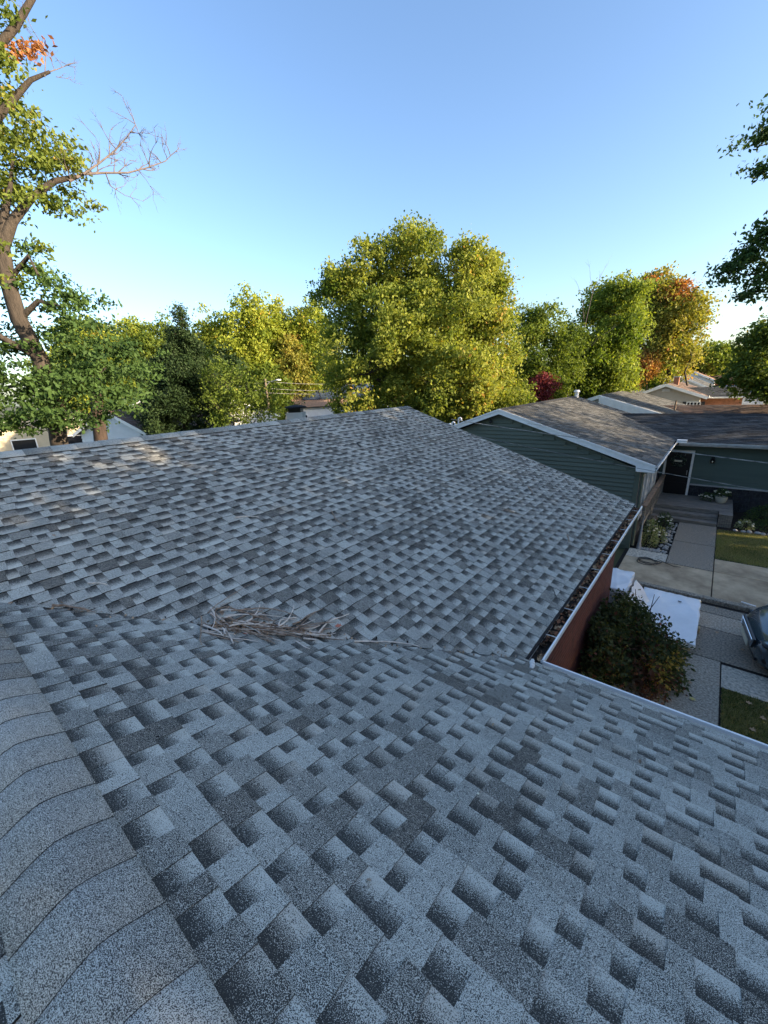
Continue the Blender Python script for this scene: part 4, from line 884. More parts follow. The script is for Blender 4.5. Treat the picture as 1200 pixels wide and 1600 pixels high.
def tree(name, label, base, h, lobes, mt, leaf=.16, per=45, clumps=None, cr=.55, trunk_r=.25, bark='bark', seed=1, group=None, aspect=.6, flat=.6, trunk_top=None, extra=None, tone_lobe=None, nlimb=60, cat='tree', density=1.0):
    """lobes: (dx, dy, z, rx, ry, rz) ellipsoids around the base; leaf clumps fill their outer volume, twigs lead to the clumps"""
    rg = np.random.RandomState(seed); base = Vector(base); root = empty(name, (base.x, base.y, 0), label, cat, group)
    cs, tn = [], []
    for li, (dx, dy, z, rx, ry, rz) in enumerate(lobes):
        ra = (rx * ry * rz) ** (1 / 3); pr = .30 * ra + .25; area = (rx * ry + ry * rz + rx * rz) / 3 * 12.57
        kp = max(5, int(area / (pr * pr * 2.3) * density)); t0 = tone_lobe[li] if tone_lobe else 0
        d = rg.normal(0, 1, (kp, 3)); d /= np.linalg.norm(d, axis=1)[:, None]; pc = d * (rg.uniform(.30, 1.05, kp)[:, None] ** .6 + .10 * np.maximum(0, d[:, 2:3]) * rg.uniform(-1.8, 1.0, (kp, 1))) * np.array([rx, ry, rz]) + np.array([base.x + dx, base.y + dy, z])
        kc = max(5, int(pr * pr / (cr * cr) * 5.5)); e = rg.normal(0, 1, (kp, kc, 3)); e[..., 2] += .25; e += d[:, None] * .5; e /= np.linalg.norm(e, axis=2)[..., None]
        prs = pr * rg.uniform(.6, 1.25, kp); c = pc[:, None] + e * (prs[:, None] * rg.uniform(.55, 1.05, (kp, kc)))[..., None] * np.array([.9, .9, 1.05])
        cs.append(c.reshape(-1, 3)); tn.append((t0 + rg.normal(0, .14, kp)[:, None] + rg.normal(0, .08, (kp, kc))).ravel())
    C0 = np.concatenate(cs); T0 = np.concatenate(tn); n = per
    c_r = cr * rg.uniform(.6, 1.3, len(C0))
    off = rg.normal(0, .5, (len(C0), n, 3)) * c_r[:, None, None]; off[..., 2] *= flat
    C = (C0[:, None] + off).reshape(-1, 3); T = np.clip((T0[:, None] + rg.normal(.45, .12, (len(C0), n))).ravel(), 0, 1)
    keep = C[:, 2] > .3; C = C[keep]; T = T[keep]
    leaf_mesh('crown', C, rg.uniform(.6, 1.3, len(C)), leaf, mt, T, seed, aspect=aspect, parent=root)
    # trunk and limbs
    b = MB(); top = Vector(trunk_top) if trunk_top else Vector((base.x + lobes[0][0] * .5, base.y + lobes[0][1] * .5, h * .72))
    tp = limb(b, (base.x, base.y, -.1), top, trunk_r, trunk_r * .25, seed, n=7, wob=.05, sides=9)
    hubs = list(tp[2:])
    for li, (dx, dy, z, rx, ry, rz) in enumerate(lobes):
        c = Vector((base.x + dx, base.y + dy, z)); st = min(tp[1:], key=lambda q: (q - (c - Vector((0, 0, (c - q).length * .5)))).length)
        hubs += limb(b, st, c, trunk_r * .42, trunk_r * .12, seed + li, n=5, wob=.12, grav=-.06)[1:]
    HB = np.array([tuple(q) for q in hubs]); pick = rg.choice(len(C0), min(nlimb, len(C0)), replace=False)
    for i in pick:
        dd = np.linalg.norm(HB - C0[i], axis=1) + np.maximum(0, HB[:, 2] - C0[i][2]) * .8; j = int(dd.argmin()); limb(b, hubs[j], C0[i], trunk_r * .10 + .012, .008, int(i), n=3, wob=.12, sides=4)
    if extra: extra(b)
    b.build('trunk', M[bark], root, smooth=True)
    return root

G = {}
G['maple'] = leaf_mat('yellow_green_maple_leaves', (0.09, 0.14, 0.022), (0.31, 0.33, 0.065), (0.42, 0.24, 0.06), trans=.42, ccamt=.1)
G['olive'] = leaf_mat('olive_green_leaves', (0.05, 0.09, 0.016), (0.19, 0.24, 0.04), (0.32, 0.26, 0.06), trans=.4, ccamt=.1)
G['wood'] = leaf_mat('golden_green_woodland_leaves', (0.10, 0.155, 0.02), (0.34, 0.37, 0.055), (0.46, 0.32, 0.07), trans=.42, ccamt=.1)
G['lime'] = leaf_mat('bright_green_leaves', (0.07, 0.12, 0.018), (0.23, 0.28, 0.05), (0.34, 0.36, 0.06), trans=.45, ccamt=.1)
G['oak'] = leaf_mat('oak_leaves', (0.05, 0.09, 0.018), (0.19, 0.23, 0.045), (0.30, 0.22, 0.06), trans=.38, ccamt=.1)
G['oakshade'] = leaf_mat('shaded_oak_leaves', (0.028, 0.060, 0.018), (0.085, 0.145, 0.038), (0.14, 0.17, 0.045), trans=.3, ccamt=.1)  # oak green darkened: shade of the lower foliage put into the leaf colour
G['dark'] = leaf_mat('dark_evergreen_leaves', (0.014, 0.030, 0.011), (0.045, 0.075, 0.026), (0.07, 0.09, 0.03), trans=.2, ccamt=.1)
G['red'] = leaf_mat('red_orange_leaves', (0.24, 0.08, 0.03), (0.36, 0.18, 0.06), (0.42, 0.28, 0.08), trans=.4, ccamt=.3)
G['purple'] = leaf_mat('purple_leaves', (0.10, 0.018, 0.03), (0.22, 0.05, 0.06), (0.3, 0.08, 0.07), trans=.3, ccamt=.3)
G['autumn'] = leaf_mat('autumn_gold_leaves', (0.13, 0.16, 0.03), (0.32, 0.28, 0.06), (0.46, 0.17, 0.06), trans=.42, ccamt=.15)
G['brownleaf'] = leaf_mat('dry_brown_leaves', (0.20, 0.08, 0.03), (0.42, 0.20, 0.09), trans=.35)

U2 = Vector((RT.x, RT.y, 0)).normalized()      # to the right as seen from the roof
V2 = Vector((FW.x, FW.y, 0)).normalized()      # away from the roof
def lb(px, py, D, base, rpx, rz_px=None, depth=1.0):
    """a crown lobe: centre seen at px,py, at distance D; half width in photograph pixels"""
    c = at(px, py, D=D); vx = (px - 600) / F_PX; ms = D / math.hypot(1, vx) / F_PX * 1.0 * 1.02
    return (c.x - base.x, c.y - base.y, c.z, rpx * ms, rpx * ms * depth, (rz_px or rpx) * ms * .95)

def T(name, label, px, D, lobes, mt, **k):
    base = at(px, 700, D=D); base.z = 0
    L = [lb(l[0], l[1], D + (l[4] if len(l) > 4 else 0), base, l[2], l[3]) for l in lobes]
    return tree(name, label, base, max(l[2] + l[5] for l in L), L, G[mt], **k)

# big maple behind our ridge
T('maple_tree', 'big spreading yellow-green maple in the middle, just beyond our ridge', 655, 23,
  [(650, 525, 88, 80), (562, 428, 34, 56, -.5), (640, 420, 52, 50), (720, 440, 52, 52), (745, 478, 38, 38), (700, 480, 80, 60), (560, 508, 46, 56), (758, 548, 44, 48), (575, 585, 62, 52, -2), (690, 600, 85, 45, -2), (620, 640, 90, 40), (760, 600, 50, 38), (525, 445, 30, 22), (776, 512, 30, 28)],
  'maple', leaf=.155, per=19, cr=.38, trunk_r=.32, seed=2, tone_lobe=[0, .0, .05, .05, .1, .05, -.2, .12, .02, .08, -.08, .12, -.2, .15], nlimb=120, density=.85)
T('maple_tree', 'small yellow-green maple at the right foot of the big one, above the green gable', 740, 21, [(740, 625, 42, 32), (700, 640, 30, 25), (790, 640, 32, 22)], 'maple', leaf=.135, per=34, cr=.38, trunk_r=.12, seed=41)
# woodland behind, left to centre
wood = [(140, 555, 55, 50, 'wood', 52, 'golden tree at the left end of the woodland, behind the oak'),
        (200, 555, 48, 52, 'wood', 54, 'golden-green tree between the oak and the dark evergreen'),
        (248, 560, 42, 55, 'olive', 52, 'greener tree just left of the dark evergreen top'),
        (330, 555, 40, 62, 'wood', 48, 'golden-green tree just right of the dark evergreen'),
        (352, 590, 40, 42, 'dark', 44, 'dark shaded tree low behind the light green bush'),
        (392, 540, 45, 78, 'wood', 46, 'tallest woodland tree, with pale forked limbs, left of the big maple'),
        (445, 545, 42, 72, 'wood', 48, 'bright yellow-green tree second to the left of the big maple'),
        (485, 545, 40, 70, 'wood', 47, 'yellow-green tree directly left of the big maple'),
        (455, 570, 26, 40, 'autumn', 45, 'slim rust tinged tree in front of the woodland'),
        (415, 610, 40, 30, 'olive', 43, 'low leafy tree around the utility pole'),
        (300, 610, 45, 40, 'dark', 40, 'dark undergrowth tree beside the evergreen')]
for i, (px, py, rx, rz, mt, D, lab) in enumerate(wood):
    T('woodland_tree', lab, px, D, [(px, py, rx * .8, rz * .75), (px - rx * .35, py + rz * .45, rx * .75, rz * .6), (px + rx * .4, py + rz * .3, rx * .7, rz * .6), (px + rx * .1, py - rz * .5, rx * .5, rz * .5), (px, py + rz, rx, rz * .5), (px - rx * .1, py + rz * 1.6, rx, rz * .5)],
      mt, leaf=.29, per=14, cr=.62, trunk_r=.25, seed=60 + i, nlimb=40, group='trees of the woodland behind', tone_lobe=[0, .05, .05, .1, 0, -.1], bark='bark_pale')
T('evergreen_tree', 'dark dense pointed evergreen left of the centre, behind our ridge', 285, 25, [(287, 528, 12, 34), (286, 555, 22, 34), (286, 575, 32, 34), (285, 605, 46, 45), (283, 650, 55, 40)], 'dark', leaf=.13, per=28, cr=.30, trunk_r=.16, seed=5, tone_lobe=[.05, 0, 0, 0, -.05], aspect=.5)
T('light_bush', 'light yellow-green leafy young tree in front of the woodland, right of the evergreen', 375, 23, [(355, 600, 28, 34), (385, 625, 38, 24), (345, 640, 36, 24), (410, 640, 26, 18)], 'olive', leaf=.12, per=13, cr=.34, trunk_r=.07, seed=6, nlimb=60, density=.7)
# to the right of the big maple
T('shade_tree', 'loose green tree right of the big maple with a bare snag above it', 845, 31, [(835, 560, 40, 60), (858, 515, 30, 32), (820, 515, 22, 28), (880, 560, 34, 42), (800, 600, 34, 45), (850, 610, 40, 35)], 'olive', leaf=.17, per=22, cr=.48, trunk_r=.22, seed=7, density=.8)
T('purple_tree', 'small purple leaved tree beyond the green ridge', 850, 28, [(850, 606, 13, 14), (840, 612, 10, 10)], 'purple', leaf=.14, per=40, cr=.36, trunk_r=.08, seed=8)
T('maple_tree', 'bright green round maple right of the centre, above the dark ridge', 930, 35, [(940, 530, 52, 60), (960, 485, 42, 34), (925, 570, 45, 40), (968, 560, 28, 42), (900, 590, 38, 32), (945, 602, 36, 24)], 'lime', leaf=.2, per=24, cr=.52, trunk_r=.28, seed=9, tone_lobe=[0, .12, -.08, .15, -.1, .1], nlimb=80)
T('autumn_tree', 'tall gold and rust tree right of the bright green maple', 1035, 46, [(1035, 500, 48, 52), (1020, 470, 40, 30), (1060, 520, 30, 50), (1040, 560, 40, 30), (1005, 490, 30, 40)], 'autumn', leaf=.25, per=18, cr=.62, trunk_r=.3, seed=10, tone_lobe=[-.05, .1, 0, 0, 0], density=.9)
T('autumn_tree', 'red-orange crown standing out at the upper right of the gold tree', 1066, 45.0, [(1062, 462, 15, 17)], 'red', leaf=.20, per=26, cr=.5, trunk_r=.12, seed=11)
T('autumn_tree', 'small bright orange tree low between the green maple and the roofs', 1002, 44, [(1000, 578, 16, 14), (1008, 568, 12, 12)], 'red', leaf=.2, per=50, cr=.55, trunk_r=.1, seed=12, tone_lobe=[.35, .35])
far = [(1108, 556, 26, 16, 'olive', 80, 'round distant tree between the gold tree and the right edge'), (1070, 570, 24, 12, 'wood', 92, 'distant low tree right behind the far roofs'), (1040, 572, 30, 12, 'olive', 88, 'distant tree low behind the gold tree'),
       (1140, 560, 22, 14, 'olive', 95, 'far tree left of the tree at the right edge'), (1090, 578, 26, 8, 'autumn', 90, 'far rust tinged bush row over the roofs'), (1160, 570, 26, 12, 'olive', 105, 'farthest tree at the end of the street'), (970, 585, 30, 14, 'olive', 70, 'distant tree seen under the green maple'),
       (880, 592, 40, 14, 'olive', 75, 'distant tree behind the loose green tree'), (760, 590, 50, 20, 'wood', 70, 'distant tree behind the right side of the big maple'), (560, 590, 60, 25, 'wood', 70, 'distant tree behind the left side of the big maple'), (1020, 588, 24, 10, 'wood', 66, 'yellow-green bush right of the orange tree')]
for i, (px, py, rx, rz, mt, D, lab) in enumerate(far):
    T('distant_tree', lab, px, D, [(px, py, rx, rz), (px - rx * .5, py + rz * .6, rx * .7, rz * .7), (px + rx * .5, py + rz * .6, rx * .7, rz * .7)], mt, leaf=.4, per=22, cr=1.1, trunk_r=.3, seed=90 + i, nlimb=20, group='distant trees')
T('shade_tree', 'dark round tree cut by the right edge, above the brick wing', 1206, 30, [(1195, 560, 32, 42), (1175, 590, 26, 26), (1210, 530, 30, 28), (1215, 600, 34, 24)], 'oak', leaf=.18, per=32, cr=.45, trunk_r=.18, seed=13, tone_lobe=[0, -.1, .15, -.1])

# bare snag over the loose tree
def bare(name, label, p0, p1, r0, depth, seed, mt, spread=.5, ratio=.62, parent=None, nb=4):
    b = MB(); rg = random.Random(seed)
    def grow(a, d, L, r, lv):
        n = 5; pts = [a]; dd = d.copy()
        for k in range(n):
            dd = (dd + Vector((rg.gauss(0, 1), rg.gauss(0, 1), rg.gauss(0, .8) + .12)) * .13).normalized(); pts.append(pts[-1] + dd * L / n)
        b.tube(pts, [r * (1 - .6 * k / n) for k in range(n + 1)], 6 if lv > 1 else 4, cap=False)
        if lv <= 0: return
        for k in range(nb + (lv > 1)):
            i = rg.randint(1, n); ax = (pts[i] - pts[i - 1]).normalized(); o = Vector((rg.gauss(0, 1), rg.gauss(0, 1), rg.gauss(0, 1))); o = (o - ax * o.dot(ax)).normalized()
            nd = (ax * rg.uniform(.6, 1) + o * spread * rg.uniform(.7, 1.4)).normalized(); grow(pts[i], nd, L * ratio * rg.uniform(.6, 1.1), r * (1 - .6 * i / n) * .62, lv - 1)
    grow(Vector(p0), (Vector(p1) - Vector(p0)).normalized(), (Vector(p1) - Vector(p0)).length, r0, depth); return b
sn = at(882, 640, D=32); s1 = at(890, 458, D=32)
tag(bare('bare_snag', '', (sn.x, sn.y, 0), s1, .055, 3, 4, None, .30, .26).build('bare_snag', M['dead_bark'], smooth=True, origin=(sn.x, sn.y, 0)), 'bare dead snag rising above the loose green tree', 'tree')

# ---------------- the tall oak on the left
OB = at(92, 705, D=15.5); OB.z = 0
oak = empty('oak_tree', tuple(OB), 'tall oak on the left with an orange lit forked trunk and one long bare branch', 'tree')
b = MB()
def P3(px, py, D): return at(px, py, D=D)
tr_pts = [Vector((OB.x, OB.y, -.1)), P3(92, 690, 15.5), P3(85, 640, 15.5), P3(62, 560, 15.4), P3(30, 500, 15.3), P3(12, 440, 15.2), P3(4, 385, 15.2)]
b.tube(tr_pts, [.27, .22, .21, .20, .19, .17, .15], 12)
fork = tr_pts[-1]
lim = [[fork, P3(20, 345, 15.2), P3(50, 308, 15.1), P3(85, 283, 15.0), P3(120, 276, 14.9)],
       [fork, P3(8, 330, 15.3), P3(16, 290, 15.4), P3(20, 250, 15.5)],
       [fork, P3(-30, 300, 15.5), P3(-35, 230, 15.5), P3(0, 178, 15.4), P3(25, 150, 15.3), P3(48, 125, 15.2), P3(78, 112, 15.1)],
       [P3(-35, 230, 15.5), P3(-40, 120, 15.6), P3(-5, 75, 15.4), P3(25, 40, 15.3), P3(52, -5, 15.2)],
       [tr_pts[3], P3(-10, 520, 15), P3(-60, 480, 15)], [tr_pts[4], P3(60, 470, 15.0), P3(100, 480, 14.6)], [tr_pts[2], P3(130, 600, 14.9), P3(165, 575, 14.6)], [tr_pts[2], P3(40, 600, 15.2), P3(-20, 610, 15.0)], [tr_pts[5], P3(45, 400, 15), P3(60, 430, 14.8)]]
rad = [(.15, .11, .085, .07, .05), (.12, .09, .05, .03), (.16, .15, .12, .09, .07, .05, .03), (.13, .10, .09, .08, .06), (.10, .07, .03), (.09, .06, .03), (.10, .07, .03), (.09, .06, .03), (.07, .05, .03)]
for P_, r_ in zip(lim, rad): b.tube(P_, list(r_), 8, cap=False)
# long dead branch
def dead(b, path, r, D, seed, lv=3, tw=.55):
    P_ = [P3(x, y, D + .12 * i) for i, (x, y) in enumerate(path)]; b.tube(P_, [r * .72 * (1 - .8 * i / (len(P_) - 1)) for i in range(len(P_))], 6, cap=False)
    rg = random.Random(seed)
    def sub(a, d, L, r, k):
        pts = [a]; 
        for _ in range(4): d = (d + Vector((rg.gauss(0, 1), rg.gauss(0, 1), rg.gauss(0, 1) + .25)) * .16).normalized(); pts.append(pts[-1] + d * L / 4)
        b.tube(pts, [r, r * .8, r * .6, r * .4, r * .25], 4, cap=False)
        if k > 0:
            for _ in range(3):
                i = rg.randint(1, 4); o = Vector((rg.gauss(0, 1), rg.gauss(0, 1), rg.gauss(0, 1))); sub(pts[i], (d + o * .45).normalized(), L * rg.uniform(.4, .7), r * .55, k - 1)
    for i in range(1, len(P_)):
        for _ in range(3 if i > 1 else 1):
            t = rg.random(); a = P_[i - 1].lerp(P_[i], t); d = (P_[i] - P_[i - 1]).normalized(); o = Vector((rg.gauss(0, 1) * .5, rg.gauss(0, 1), rg.gauss(0, 1))); sub(a, (d + o * .7).normalized(), tw * rg.uniform(.6, 1.3), r * .35 * (1 - .5 * i / len(P_)) + .003, lv - 1)
db = MB()
dead(db, [(108, 283), (130, 272), (165, 270), (200, 270), (230, 262), (258, 252), (270, 240)], .055, 14.9, 1)
dead(db, [(130, 272), (155, 255), (180, 235), (200, 212), (212, 195), (205, 180)], .040, 14.9, 2)
dead(db, [(165, 270), (172, 290), (195, 305), (225, 315)], .025, 15, 3, tw=.45)
dead(db, [(212, 262), (228, 280), (240, 300)], .015, 15, 4, tw=.35, lv=2)
dead(db, [(78, 112), (90, 108), (105, 102), (112, 100)], .02, 15.1, 5, tw=.3, lv=2)
dead(db, [(70, 120), (72, 80), (50, 45), (35, 10)], .018, 15.1, 6, tw=.4)
dead(db, [(88, 120), (100, 122), (118, 125)], .012, 15.1, 7, tw=.2, lv=2)
tru = b.build('trunk', M['bark'], oak, smooth=True)
db.build('bare_branch', M['dead_bark'], oak, smooth=True)
def foliage(name, specs, mt, leaf, per, cr, seed, parent, tone=0, aspect=.5, flat=.45):
    rg = np.random.RandomState(seed); C0 = []
    for (px, py, D, rx, rz, k) in specs:
        ms = D / math.hypot(1, (px - 600) / F_PX) / F_PX * 1.3
        d = rg.normal(0, .55, (k, 3)); c = at(px, py, D=D)
        C0.append(np.array(c)[None] + d[:, :1] * np.array(U2)[None] * rx * ms + d[:, 1:2] * np.array(V2)[None] * rx * ms + np.concatenate([np.zeros((k, 2)), d[:, 2:3] * rz * ms * .75], 1))
    C0 = np.concatenate(C0); off = rg.normal(0, .5, (len(C0), per, 3)) * (cr * rg.uniform(.6, 1.3, len(C0)))[:, None, None]; off[..., 2] *= flat
    C = (C0[:, None] + off).reshape(-1, 3); T_ = np.clip(rg.normal(.42 + tone, .13, len(C)) + np.repeat(rg.normal(0, .1, len(C0)), per), 0, 1)
    leaf_mesh(name, C, rg.uniform(.6, 1.3, len(C)), leaf, mt, T_, seed, aspect=aspect, parent=parent)
    return C0
up_specs = [(15, 180, 15.9, 36, 22, 7), (40, 215, 15.8, 40, 22, 9), (15, 240, 15.9, 36, 20, 6), (70, 243, 15.4, 34, 16, 7), (88, 258, 15.2, 26, 12, 5), (45, 285, 15.9, 36, 16, 7), (85, 312, 15.2, 26, 14, 6), (30, 300, 16.0, 30, 14, 4),
            (75, 328, 15.4, 26, 10, 3), (8, 155, 15.8, 26, 14, 4), (5, 20, 15.2, 14, 25, 3), (12, 95, 15.2, 18, 12, 3), (35, 385, 16.0, 26, 10, 3), (-50, 250, 15.5, 60, 60, 40), (-80, 120, 15.5, 60, 70, 40), (-60, 400, 15.5, 60, 60, 36)]
foliage('crown', up_specs, G['oak'], .135, 70, .42, 5, oak, tone=.12)
low_specs = [(45, 420, 16.0, 36, 16, 5), (58, 448, 16.0, 36, 16, 5), (80, 465, 15.6, 38, 18, 8), (108, 470, 15.0, 28, 20, 7), (108, 505, 15.0, 36, 20, 8), (66, 510, 16.2, 36, 20, 6), (15, 545, 16.2, 50, 24, 9), (112, 540, 15.0, 40, 22, 10),
             (150, 545, 14.6, 40, 28, 12), (180, 570, 14.5, 36, 25, 9), (50, 595, 14.9, 55, 22, 11), (120, 590, 14.9, 50, 22, 13), (25, 625, 14.8, 55, 22, 12), (105, 620, 14.6, 50, 22, 13), (165, 610, 14.5, 50, 25, 13), (30, 655, 14.5, 50, 18, 13), (180, 640, 14.5, 30, 18, 7), (75, 645, 14.4, 40, 18, 8), (30, 672, 14.4, 40, 10, 5), (125, 655, 14.6, 30, 14, 5), (-40, 600, 15, 60, 60, 36)]
foliage('crown', low_specs, G['oakshade'], .14, 66, .42, 6, oak, tone=.08)  # lower crown, its shade painted in by the darker leaf colour
dl = leaf_mesh('dead_leaves', np.array([tuple(P3(*q)) for q in [(30 + 18 * random.Random(k).gauss(0, 1) + 14, 78 + 9 * random.Random(k + 99).gauss(0, 1), 15.2) for k in range(150)]]), np.ones(150), .15, G['brownleaf'], np.random.RandomState(3).uniform(0, 1, 150), 8, parent=oak)
# second trunk
T2 = at(160, 705, D=18); T2.z = 0
oak2 = empty('oak_tree', tuple(T2), 'reddish brown second trunk right of the tall oak, under dark leaves', 'tree')
MB().tube([Vector((T2.x, T2.y, -.1)), P3(158, 690, 18), P3(152, 640, 18), P3(150, 590, 18)], [.25, .22, .20, .12], 10).build('trunk', mat('red_brown_bark', (.045, .031, .024), .95, nscale=3, namt=.4, bump=.6, stretch=(3, 3, .8)), oak2, smooth=True)
foliage('crown', [(150, 560, 18, 50, 30, 20), (185, 590, 17.6, 36, 26, 12), (130, 610, 17.8, 45, 26, 12), (195, 555, 18, 30, 20, 6)], G['oakshade'], .14, 66, .45, 16, oak2, tone=.02)

# ---------------- trees on the right of the frame: they overhang the yard and shade both roofs
def big_tree(label, x, y, zc, r, rz, seed, per=14, leaf=.27, cr=.7, dens=1.0, mt='oak', tr=.35):
    rg = random.Random(seed); L = [(0, 0, zc, r * .75, r * .75, rz * .8)]
    for k in range(6):
        a = k * 1.05 + rg.random() * .4; L.append((math.cos(a) * r * .5, math.sin(a) * r * .5, zc + rg.uniform(-.35, .3) * rz, r * .5, r * .5, rz * .5))
    return tree('street_tree', label, Vector((x, y, 0)), zc + rz, L, G[mt], leaf=leaf, per=per, cr=cr, trunk_r=tr, seed=seed, nlimb=40, density=dens, group='trees along the street')
big_tree('large leafy tree in the front yard, right of the picture, shading the roof', 10.5, 6.5, 7.0, 4.8, 3.8, 201, dens=.42)
big_tree('leafy tree across the street opposite our house', 23, 9.0, 7.5, 5.5, 4.6, 202, dens=.6)
big_tree('leafy tree across the street, nearest to the camera side', 22, 2.0, 7.0, 5.2, 4.4, 203, dens=.6)
big_tree('leafy street tree right behind the camera side', 12, -.5, 6.5, 4.2, 3.6, 204)
big_tree('leafy tree across the street beyond the driveway', 24, 16.5, 7.0, 4.8, 4.0, 205, dens=.8)
big_tree('tall tree at the far side of the street, behind the first row', 34, 12, 8, 6, 5, 206, dens=.5, leaf=.3, cr=1.0)
big_tree('leafy street tree between the driveway and the green house', 14.5, 13.0, 7.6, 4.4, 5.0, 208, dens=.5)
big_tree('low leafy street tree beyond the front walk', 13, 18.5, 5.4, 3.4, 3.2, 209, dens=.14)
big_tree('open crowned street tree beyond the entrance wing', 19, 21.0, 8.2, 4.2, 4.0, 210, dens=.12)
big_tree('unseen small round tree added to shade the brick wall, between the path and the street, right of the picture', 7.2, 6.4, 3.5, 2.6, 2.4, 211, tr=.12)  # unseen tree, added to keep low sun off the brick wall
big_tree('unseen small round tree added for shade in front of the entrance wing, right of the picture', 8.0, 14.8, 3.4, 2.3, 2.1, 212, tr=.12)  # second unseen tree, added for the same low shade
big_tree('thin crowned tree opposite the green house', 18, 27.0, 8.0, 4.0, 3.6, 207, dens=.2)
# the overhanging boughs in view at the right edge
rb = empty('street_tree', (7.0, 12.0, 0), 'tree whose dark boughs hang into the picture at the upper right', 'tree', 'trees along the street')
b = MB(); b.tube([(7, 12, -.1), (7, 12, 3), (6.8, 12, 6), (6.9, 12.1, 9)], [.3, .26, .22, .1], 10)
e1 = P3(1125, 425, 11.5); e2 = P3(1170, 455, 11.5); e3 = P3(1180, 230, 11.5); e4 = P3(1188, 265, 11.5)
for e, st in ((e1, (6.8, 12, 5.6)), (e2, (6.8, 12, 5.0)), (e3, (6.8, 12, 7.8)), (e4, (6.8, 12, 7.3))): limb(b, st, e, .07, .008, int(e.x * 100) + 7, n=7, wob=.06, grav=.02)
b.build('trunk', M['bark'], rb, smooth=True)
foliage('crown', [(1196, 205, 11.5, 6, 7, 5), (1186, 218, 11.5, 4, 4, 2), (1198, 262, 11.5, 4, 7, 3), (1192, 272, 11.5, 3, 4, 2), (1198, 355, 11.6, 6, 8, 4), (1190, 372, 11.6, 9, 7, 6), (1172, 392, 11.6, 11, 6, 5), (1155, 406, 11.5, 11, 5, 6), (1140, 422, 11.5, 11, 6, 6), (1132, 438, 11.4, 7, 5, 3), (1180, 400, 11.6, 16, 8, 7), (1192, 425, 11.6, 10, 8, 5), (1180, 452, 11.5, 10, 6, 4), (1168, 462, 11.4, 7, 5, 3), (1192, 440, 11.5, 8, 6, 4),
                     (1330, 300, 12, 60, 80, 60), (1400, 250, 12.5, 90, 90, 60), (1320, 160, 12, 60, 50, 34), (1330, 420, 12, 60, 40, 34)], G['oakshade'], .095, 44, .24, 77, rb, tone=-.05)

# ---------------- shrub under the gutter
sb = Vector((-.62, 7.6, 0))
shrub = empty('shrub', tuple(sb), 'large dark green and reddish shrub under the gutter in the inner corner of the yard', 'shrub')
G['shrub'] = leaf_mat('shrub_leaves', (0.032, 0.05, 0.020), (0.10, 0.12, 0.045), (0.17, 0.07, 0.045), trans=.25, ccamt=.35)
G['shrubred'] = leaf_mat('reddish_shrub_leaves', (0.09, 0.045, 0.03), (0.22, 0.11, 0.07), (0.12, 0.15, 0.05), trans=.25, ccamt=.2)
G['shrubyel'] = leaf_mat('yellowing_shrub_leaves', (0.10, 0.12, 0.03), (0.42, 0.30, 0.07), trans=.3)
def shrub_leaves(name, C0, r, n, mt, leaf, seed, tone=0):
    rg = np.random.RandomState(seed); C0 = np.array(C0); C = (C0[:, None] + rg.normal(0, .5, (len(C0), n, 3)) * r).reshape(-1, 3); C[:, 2] = np.abs(C[:, 2])
    C = C[C[:, 0] > XW + .05]
    return leaf_mesh(name, C, rg.uniform(.6, 1.35, len(C)), leaf, mt, np.clip(rg.normal(.45 + tone, .25, len(C)), 0, 1), seed, aspect=.62, parent=shrub, up=1.2)
rg = np.random.RandomState(9)
def dome(n, c, r, lo=.55):
    d = rg.normal(0, 1, (n, 3)); d[:, 2] = np.abs(d[:, 2]); d /= np.linalg.norm(d, axis=1)[:, None]
    return np.array(c)[None] + d * rg.uniform(lo, 1.03, n)[:, None] * np.array(r)[None] * (1 + .12 * np.sin(d[:, :1] * 7 + d[:, 1:2] * 5))
shrub_leaves('crown', dome(110, (-.62, 7.05, .30), (.56, .95, .90)), .17, 60, G['shrub'], .068, 1, -.05)
shrub_leaves('crown', dome(60, (-.62, 6.70, .15), (.62, .8, .85)), .15, 55, G['shrubred'], .062, 2)
shrub_leaves('crown', dome(80, (-.86, 7.0, .35), (.24, 1.1, 1.02)), .15, 60, G['shrub'], .068, 6, .0)
shrub_leaves('crown', dome(60, (-.88, 6.35, .3), (.36, .8, 1.05)), .16, 60, G['shrub'], .068, 4, .05)
shrub_leaves('crown', dome(30, (-.1, 7.3, .1), (.32, .7, .55)), .15, 60, G['shrub'], .068, 5, .1)
shrub_leaves('crown', [(-.05, 6.75, .62), (.02, 7.0, .55), (-.1, 6.55, .5), (.05, 7.2, .5), (-.25, 6.5, .72)], .14, 50, G['shrubyel'], .06, 3, .1)
b = MB(); rr_ = random.Random(5)
for k in range(26):
    a = rr_.uniform(0, 6.28); e = sb + Vector((math.cos(a) * .6, math.sin(a) * 1.0 - .2, rr_.uniform(.5, 1.0))); limb(b, sb + Vector((rr_.uniform(-.15, .15), rr_.uniform(-.2, .2), 0)), e, .018, .005, k, n=4, wob=.12, sides=5)
b.build('stems', M['bark'], shrub)
